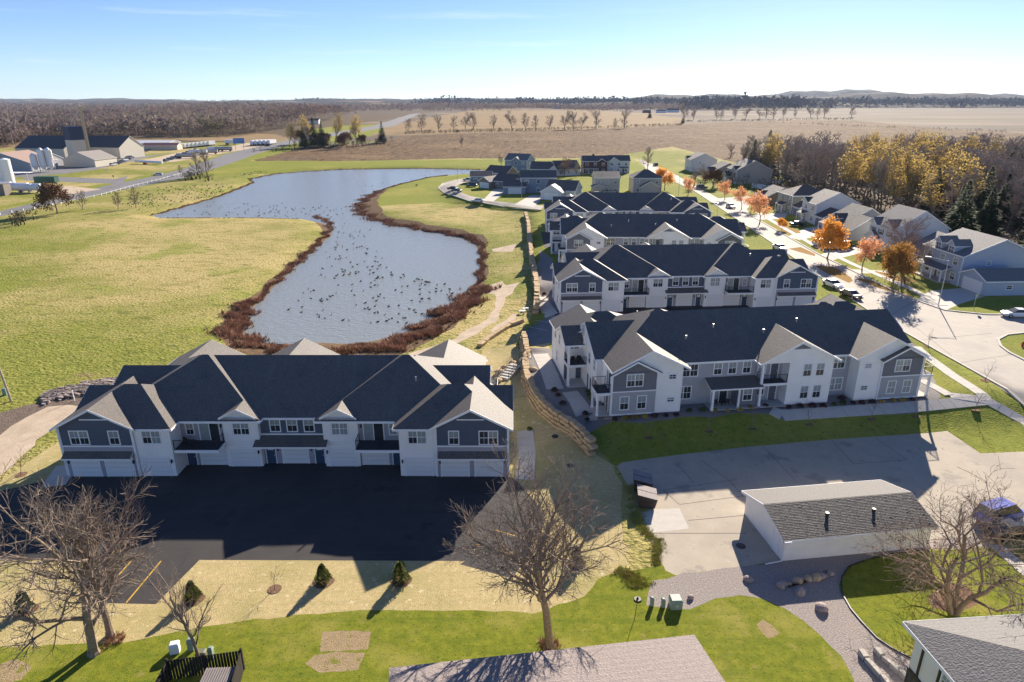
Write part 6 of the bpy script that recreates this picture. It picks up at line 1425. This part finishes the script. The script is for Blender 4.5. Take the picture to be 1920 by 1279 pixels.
for i in range(9): park('suv', vr.choice(['white', 'silver', 'dark']), 312 + i * 7, 303 - i * 2.6, vr.uniform(60, 90), 'pickup or car in the dealer lot by the pond corner trees', 'vehicles in the dealer lot')
def trailer(x, y, rot, L_, label, group, tank=False, mat=None):
    mat = mat or TRIM; r = empty('trailer', G(x, y), math.radians(rot), label, 'trailer', group); m = MB()
    if tank:
        m.tube((-L_/2, 0, 2.2), (L_/2, 0, 2.2), 1.1, 1.1, 12)
    else: m.box(-L_/2, L_/2, -1.25, 1.25, 1.1, 3.9)
    m.build('tank' if tank else 'trailer_box', mat, r); m = MB(); m.box(-L_/2, L_/2, -.5, .5, .85, 1.08); m.build('chassis', BLACK, r)
    for xx in (-L_/2 + 1, -L_/2 + 2.2, L_/2 - 1.5):
        for yy in (-1.1, 1.1): w_ = MB(); w_.tube((xx, yy - .15, .5), (xx, yy + .15, .5), .5, .5, 10); w_.build('wheel', TYRE, r)
for i in range(5): trailer(478 + i * 8, 272 - i * .2, 80, 11, 'white box trailer in the row beside the far bend of the road', 'white trailers by the road bend')
for i in range(9): trailer(336 + i * 7.5, 280 - i * .8, 75, 8, 'white trailer in the back row of the truck yard', 'trailers in the back row')
for i, (x, y) in enumerate(((350, 297), (372, 290), (392, 289), (405, 284), (420, 284))): trailer(x, y, 12, 12, 'tank trailer in the truck yard row by the road', 'tank trailers', True, TRIM if i % 2 else GALV)
trailer(433, 271, 5, 9, 'white truck body left of the blue billboard', None)
r = empty('pipe_trailer', G(281, 308), math.radians(-14), 'long white tube lying on a frame at the end of the vehicle row', 'conveyor'); m = MB(); m.tube((-10, 0, 1.6), (9, 0, 1.2), .8, .8, 10); m.build('tube', TRIM, r); m = MB(); m.box(-4, -2, -.8, .8, 0, 1); m.build('frame', REDM, r)

# ------------------------------------------------------------ feed mill, sheds, tanks by the road
def shedb(px, py, rot, L_, D, eh, wc, rc, label, axis='x', k=.5, doors=(), cat='shed', dy=None, over=.3, name='farm_shed'):
    g = G(px, py); r = empty(name, g, math.radians(rot), label, cat); rf = Roof([Body(-L_/2 - over, L_/2 + over, -over, D + over, eh, 'sn' if axis == 'x' else 'we', k)]); rf.build(r, rc, TRIM if wc is not CREAM else wc); m = MB()
    for p, q in (((-L_/2, 0), (L_/2, 0)), ((L_/2, 0), (L_/2, D)), ((L_/2, D), (-L_/2, D)), ((-L_/2, D), (-L_/2, 0))): wall(m, rf, p, q, 0, step=1)
    m.build('wall', wc, r)
    for x, w_, h_ in doors: m = MB(); m.box(x - w_/2, x + w_/2, -.1, 0, 0, h_); m.build('shed_door', GRYS if wc is not CREAM else BEIGE, r)
    return r
FR = M('mill_roof', (0.075, 0.077, 0.085), .7, .1, bands=.8, bandz=False); TANR = M('tan_metal_roof', (0.30, 0.27, 0.235), .6, .1, bands=.6, bandz=False)
shedb(78, 300, -12, 37, 26, 7, CREAM, FR, 'big dark roofed shed left of the mill tower', k=.55, doors=((8, 4, 5),))
shedb(168, 297, -12, 48, 22, 7, CREAM, FR, 'long cream shed with a dark roof right of the mill tower', k=.6)
m = MB(); 
shedb(150, 313, -8, 20, 18, 4.0, CREAM, TANR, 'beige gabled hall beside the three feed bins', 'y', .42)
shedb(42, 316, -5, 26, 16, 4.5, GRYS, TANR, 'grey lean-to building behind the feed bins', 'x', .4)
shedb(8, 322, 0, 30, 22, 4.5, GRYS, M('reddish_roof', (.36, .25, .2), .7, .1), 'grey building with a reddish roof at the far left', 'y', .35)
shedb(166, 303, -20, 14, 10, 3.6, CREAM, SHBR, 'small brown roofed annex at the end of the beige hall', 'x', .35)
shedb(300, 282, 5, 26, 12, 3.4, BEIGE, M('maroon_roof', (.13, .05, .06), .7, .1), 'low shop with a maroon roof beyond the vehicle row', 'x', .3, cat='shop')
shedb(268, 280, 2, 40, 22, 4.5, GRYS, M('pale_metal_roof', (.55, .58, .62), .5, .05), 'wide low shed with a pale blue grey roof', 'x', .14)
r = empty('mill_tower', G(149, 303), math.radians(-35), 'feed mill tower, navy above and white below, with a tall tan elevator leg', 'tower')
m = MB(); m.box(-4, 4, -4, 4, 0, 13); m.build('lower_tower', CREAM, r); m = MB(); m.box(-4.05, 4.05, -4.05, 4.05, 13, 21); m.build('upper_tower', M('navy_metal', (.03, .045, .10), .6, .05), r)
m = MB(); m.box(6.4, 7.3, 3, 4, 0, 31); m.box(8.0, 8.9, 3, 4, 0, 31); m.box(6.2, 9.1, 2.7, 4.4, 30.5, 32.3)
for z in range(2, 31, 3): m.box(7.3, 8, 3.3, 3.5, z, z + .3)
m.build('elevator_leg', M('tan_metal', (.48, .38, .24), .7, .1), r)
m = MB(); m.tube((6.5, 3.5, 31), (1.5, 0, 24), .35, .35, 6); m.tube((1.5, 0, 24), (0, 0, 21), .35, .35, 6); m.tube((-1.5, 1, 21), (-1.5, 1, 34), .1, .05, 4); m.build('spout', GALV, r)
for i, (x, h_) in enumerate(((69, 8.5), (84, 11), (98, 11))):
    r = empty('feed_bin', G(x, 323 - i * .6), .3, ('shortest of the three white feed bins by the beige hall', 'middle of the three white feed bins', 'right of the three white feed bins nearest the beige hall')[i], 'silo')
    m = MB(); m.tube((0, 0, 3), (0, 0, h_), 1.7, 1.7, 14); m.tube((0, 0, h_), (0, 0, h_ + 1.4), 1.7, .4, 14); m.tube((0, 0, 1.2), (0, 0, 3), .4, 1.7, 14); m.build('bin_body', TRIM, r)
    for k in range(4): a = k * pi / 2 + .7; m = MB(); m.tube((1.8 * math.cos(a), 1.8 * math.sin(a), 0), (1.8 * math.cos(a), 1.8 * math.sin(a), 3.2), .12, .12, 5); m.build('leg', GALV, r)
    m = MB(); m.tube((1.6, -1.5, h_ + .6), (2.4, -2, 2), .18, .18, 5); m.build('fill_pipe', M('tan_metal', (.48, .38, .24)), r)
for i, (x, y, rr_, h_, lb) in enumerate(((6, 346, 2.2, 10.5, 'left upright white tank at the frame edge'), (19, 346, 2.2, 11, 'right upright white tank behind the long tanks'))):
    r = empty('upright_tank', G(x, y), 0, lb, 'tank'); m = MB(); m.tube((0, 0, 0), (0, 0, h_), rr_, rr_, 16); m.tube((0, 0, h_), (0, 0, h_ + .6), rr_, .5, 16); m.build('tank_body', TRIM, r)
for x, y, L_, rr_, lb in ((25, 360, 15, 1.7, 'longest horizontal white tank in the tank yard'), (48, 361, 7, 1.5, 'short horizontal tank in the middle of the tank yard'), (66, 361, 6, 1.5, 'horizontal white tank at the right end of the tank yard'), (5, 356, 9, 1.3, 'horizontal white tank in front of the upright ones')):
    r = empty('horizontal_tank', G(x, y), -.15, lb, 'tank'); m = MB(); m.tube((-L_/2, 0, 2.2), (L_/2, 0, 2.2), rr_, rr_, 14); m.tube((L_/2, 0, 2.2), (L_/2 + .7, 0, 2.2), rr_, .5, 14); m.tube((-L_/2, 0, 2.2), (-L_/2 - .7, 0, 2.2), rr_, .5, 14); m.build('tank_body', TRIM, r)
    for s in (-1, 1): m = MB(); m.box(s * L_ * .33 - .2, s * L_ * .33 + .2, -.9, .9, 0, 1.2); m.build('saddle', GALV, r)
r = empty('green_container', G(88, 342), -.05, 'dark green low container beside the tank yard', 'container'); m = MB(); m.box(-5, 5, -1.5, 1.5, 0, 2.6); m.build('container_body', M('container_green', (.025, .09, .07), .6), r); m = MB(); m.box(-5.1, 5.1, -1.6, 1.6, 2.6, 2.7); m.build('container_lid', M('container_green', (.025, .09, .07)), r)
r = empty('brown_crate', G(3, 366), 0, 'brown container at the left frame edge by the tanks', 'container'); m = MB(); m.box(-3, 3, -2, 2, 0, 4.5); m.build('container_body', BROWNW, r); m = MB(); m.box(-3.1, 3.1, -2.1, 2.1, 4.5, 4.6); m.build('container_lid', BROWNW, r)
r = empty('carport', G(42, 341), 0, 'flat white canopy on posts beside the upright tanks', 'canopy'); m = MB(); m.box(-5, 5, -1.5, 1.5, 4.2, 4.4); m.build('canopy_roof', TRIM, r)
for x in (-3, 3): m = MB(); m.tube((x, 0, 0), (x, 0, 4.2), .12, .12, 5); m.build('post', GALV, r)
# rooftops far out
RB = M('red_barn', (.22, .04, .035), .8, .1)
for i, (x, y, L_, wc, lb) in enumerate(((1213, 212, 22, RB, 'red farm barn with a dark roof, left of the farmstead'), (1240, 212, 26, WHITE, 'white farm shed in the middle of the distant farmstead'), (1262, 211, 36, WHITE, 'long pale shed at the right of the distant farmstead'), (1880, 190.5, 90, RB, 'long red barn on the far rise at the right'), (1045, 205, 40, WHITE, 'far pale farm building above the stubble field'), (905, 196, 40, M('blue_metal', (.05, .1, .2), .6), 'far dark silo shaped farm building'), (584, 233, 22, WHITE, 'small white gabled house beyond the grove'), (1150, 193, 80, WHITE, 'distant white building under the hills'), (620, 192, 60, WHITE, 'distant pale roof below the left hills'), (212, 188.9, 90, WHITE, 'tiny white roof in the far left woods'))):
    shedb(x, y, 0, L_, L_ * .5, 4 + L_ * .06, wc, SHGR if i % 2 else SHING, lb, 'x', .5, name='farm_building', cat='farm building')
for i, (x, y) in enumerate(((30, 289), (260, 189.3), (1607, 189.5), (420, 189))):
    g = G(x, y) if y > 200 else Vector((*U(x, 192, 0), 60)); r = empty('radio_mast', g, 0, ('thin mast beyond the left shed', 'faint lattice mast on the left horizon', 'tallest thin mast on the right horizon', 'second faint mast on the left horizon')[i], 'mast'); m = MB(); hgt = 18 if y > 200 else 110; m.tube((0, 0, 0), (0, 0, hgt), .1 if y > 200 else 2, .05 if y > 200 else .8, 4); m.build('mast_pole', GALV, r)
# ball-field backstop by the grove
r = empty('backstop', G(550, 304), 0, 'low chain link ball field backstop at the field edge', 'backstop'); m = MB()
for i in range(13):
    x = -9 + i * 1.5; m.tube((x, abs(i - 6) * .4, 0), (x, abs(i - 6) * .4, 2.2), .04, .04, 4)
m.build('posts_frame', GALV, r); m = MB(); m.tube((-9, 2.4, 2.2), (0, 0, 2.2), .05, .05, 4); m.tube((0, 0, 2.2), (9, 2.4, 2.2), .05, .05, 4); m.build('top_rail', GALV, r)
for x, y, lb in ((1041, 818, 'dark round manhole grate on the straw slope near the wall end'), (1070, 873, 'dark round drain cover on the straw strip by the yard'), (1389, 1024, 'black round drain cover at the shadow edge of the yard')):
    g = G(x, y); m = MB(); m.tube((0, 0, -.02), (0, 0, .04), .42, .4, 14); tag(m.build('drain_cover', BLACK, None, g), lb, 'drain cover')
# two seats left on the pond wall
for x, y, lb in ((979, 588, 'white bench upper of the two on the limestone wall'), (985, 583, 'white bench lower of the two on the limestone wall')):
    r = empty('white_bench', G(x, y) + Vector((0, 0, .1)), .3, lb, 'bench'); m = MB(); m.box(-.6, .6, -.25, .25, .4, .46); m.build('seat', TRIM, r)
    for s in (-.5, .5): m = MB(); m.box(s - .04, s + .04, -.2, .2, 0, .4); m.build('leg', TRIM, r)

# ------------------------------------------------------------ the air: thin even haze
m = MB(); m.box(-8800, 8800, -65, 10500, -4, 235); hz = m.build('haze', None if 0 else M('haze_tmp', (1, 1, 1))); hz['kind'] = 'stuff'
hm = bpy.data.materials.new('haze'); hm.use_nodes = True; t = hm.node_tree; t.nodes.remove(t.nodes['Principled BSDF'])
v = t.nodes.new('ShaderNodeVolumePrincipled'); v.inputs['Color'].default_value = (0.62, 0.78, 1.0, 1); v.inputs['Density'].default_value = 0.00004; v.inputs['Anisotropy'].default_value = 0.0
t.links.new(v.outputs[0], t.nodes['Material Output'].inputs['Volume']); hz.data.materials.clear(); hz.data.materials.append(hm)
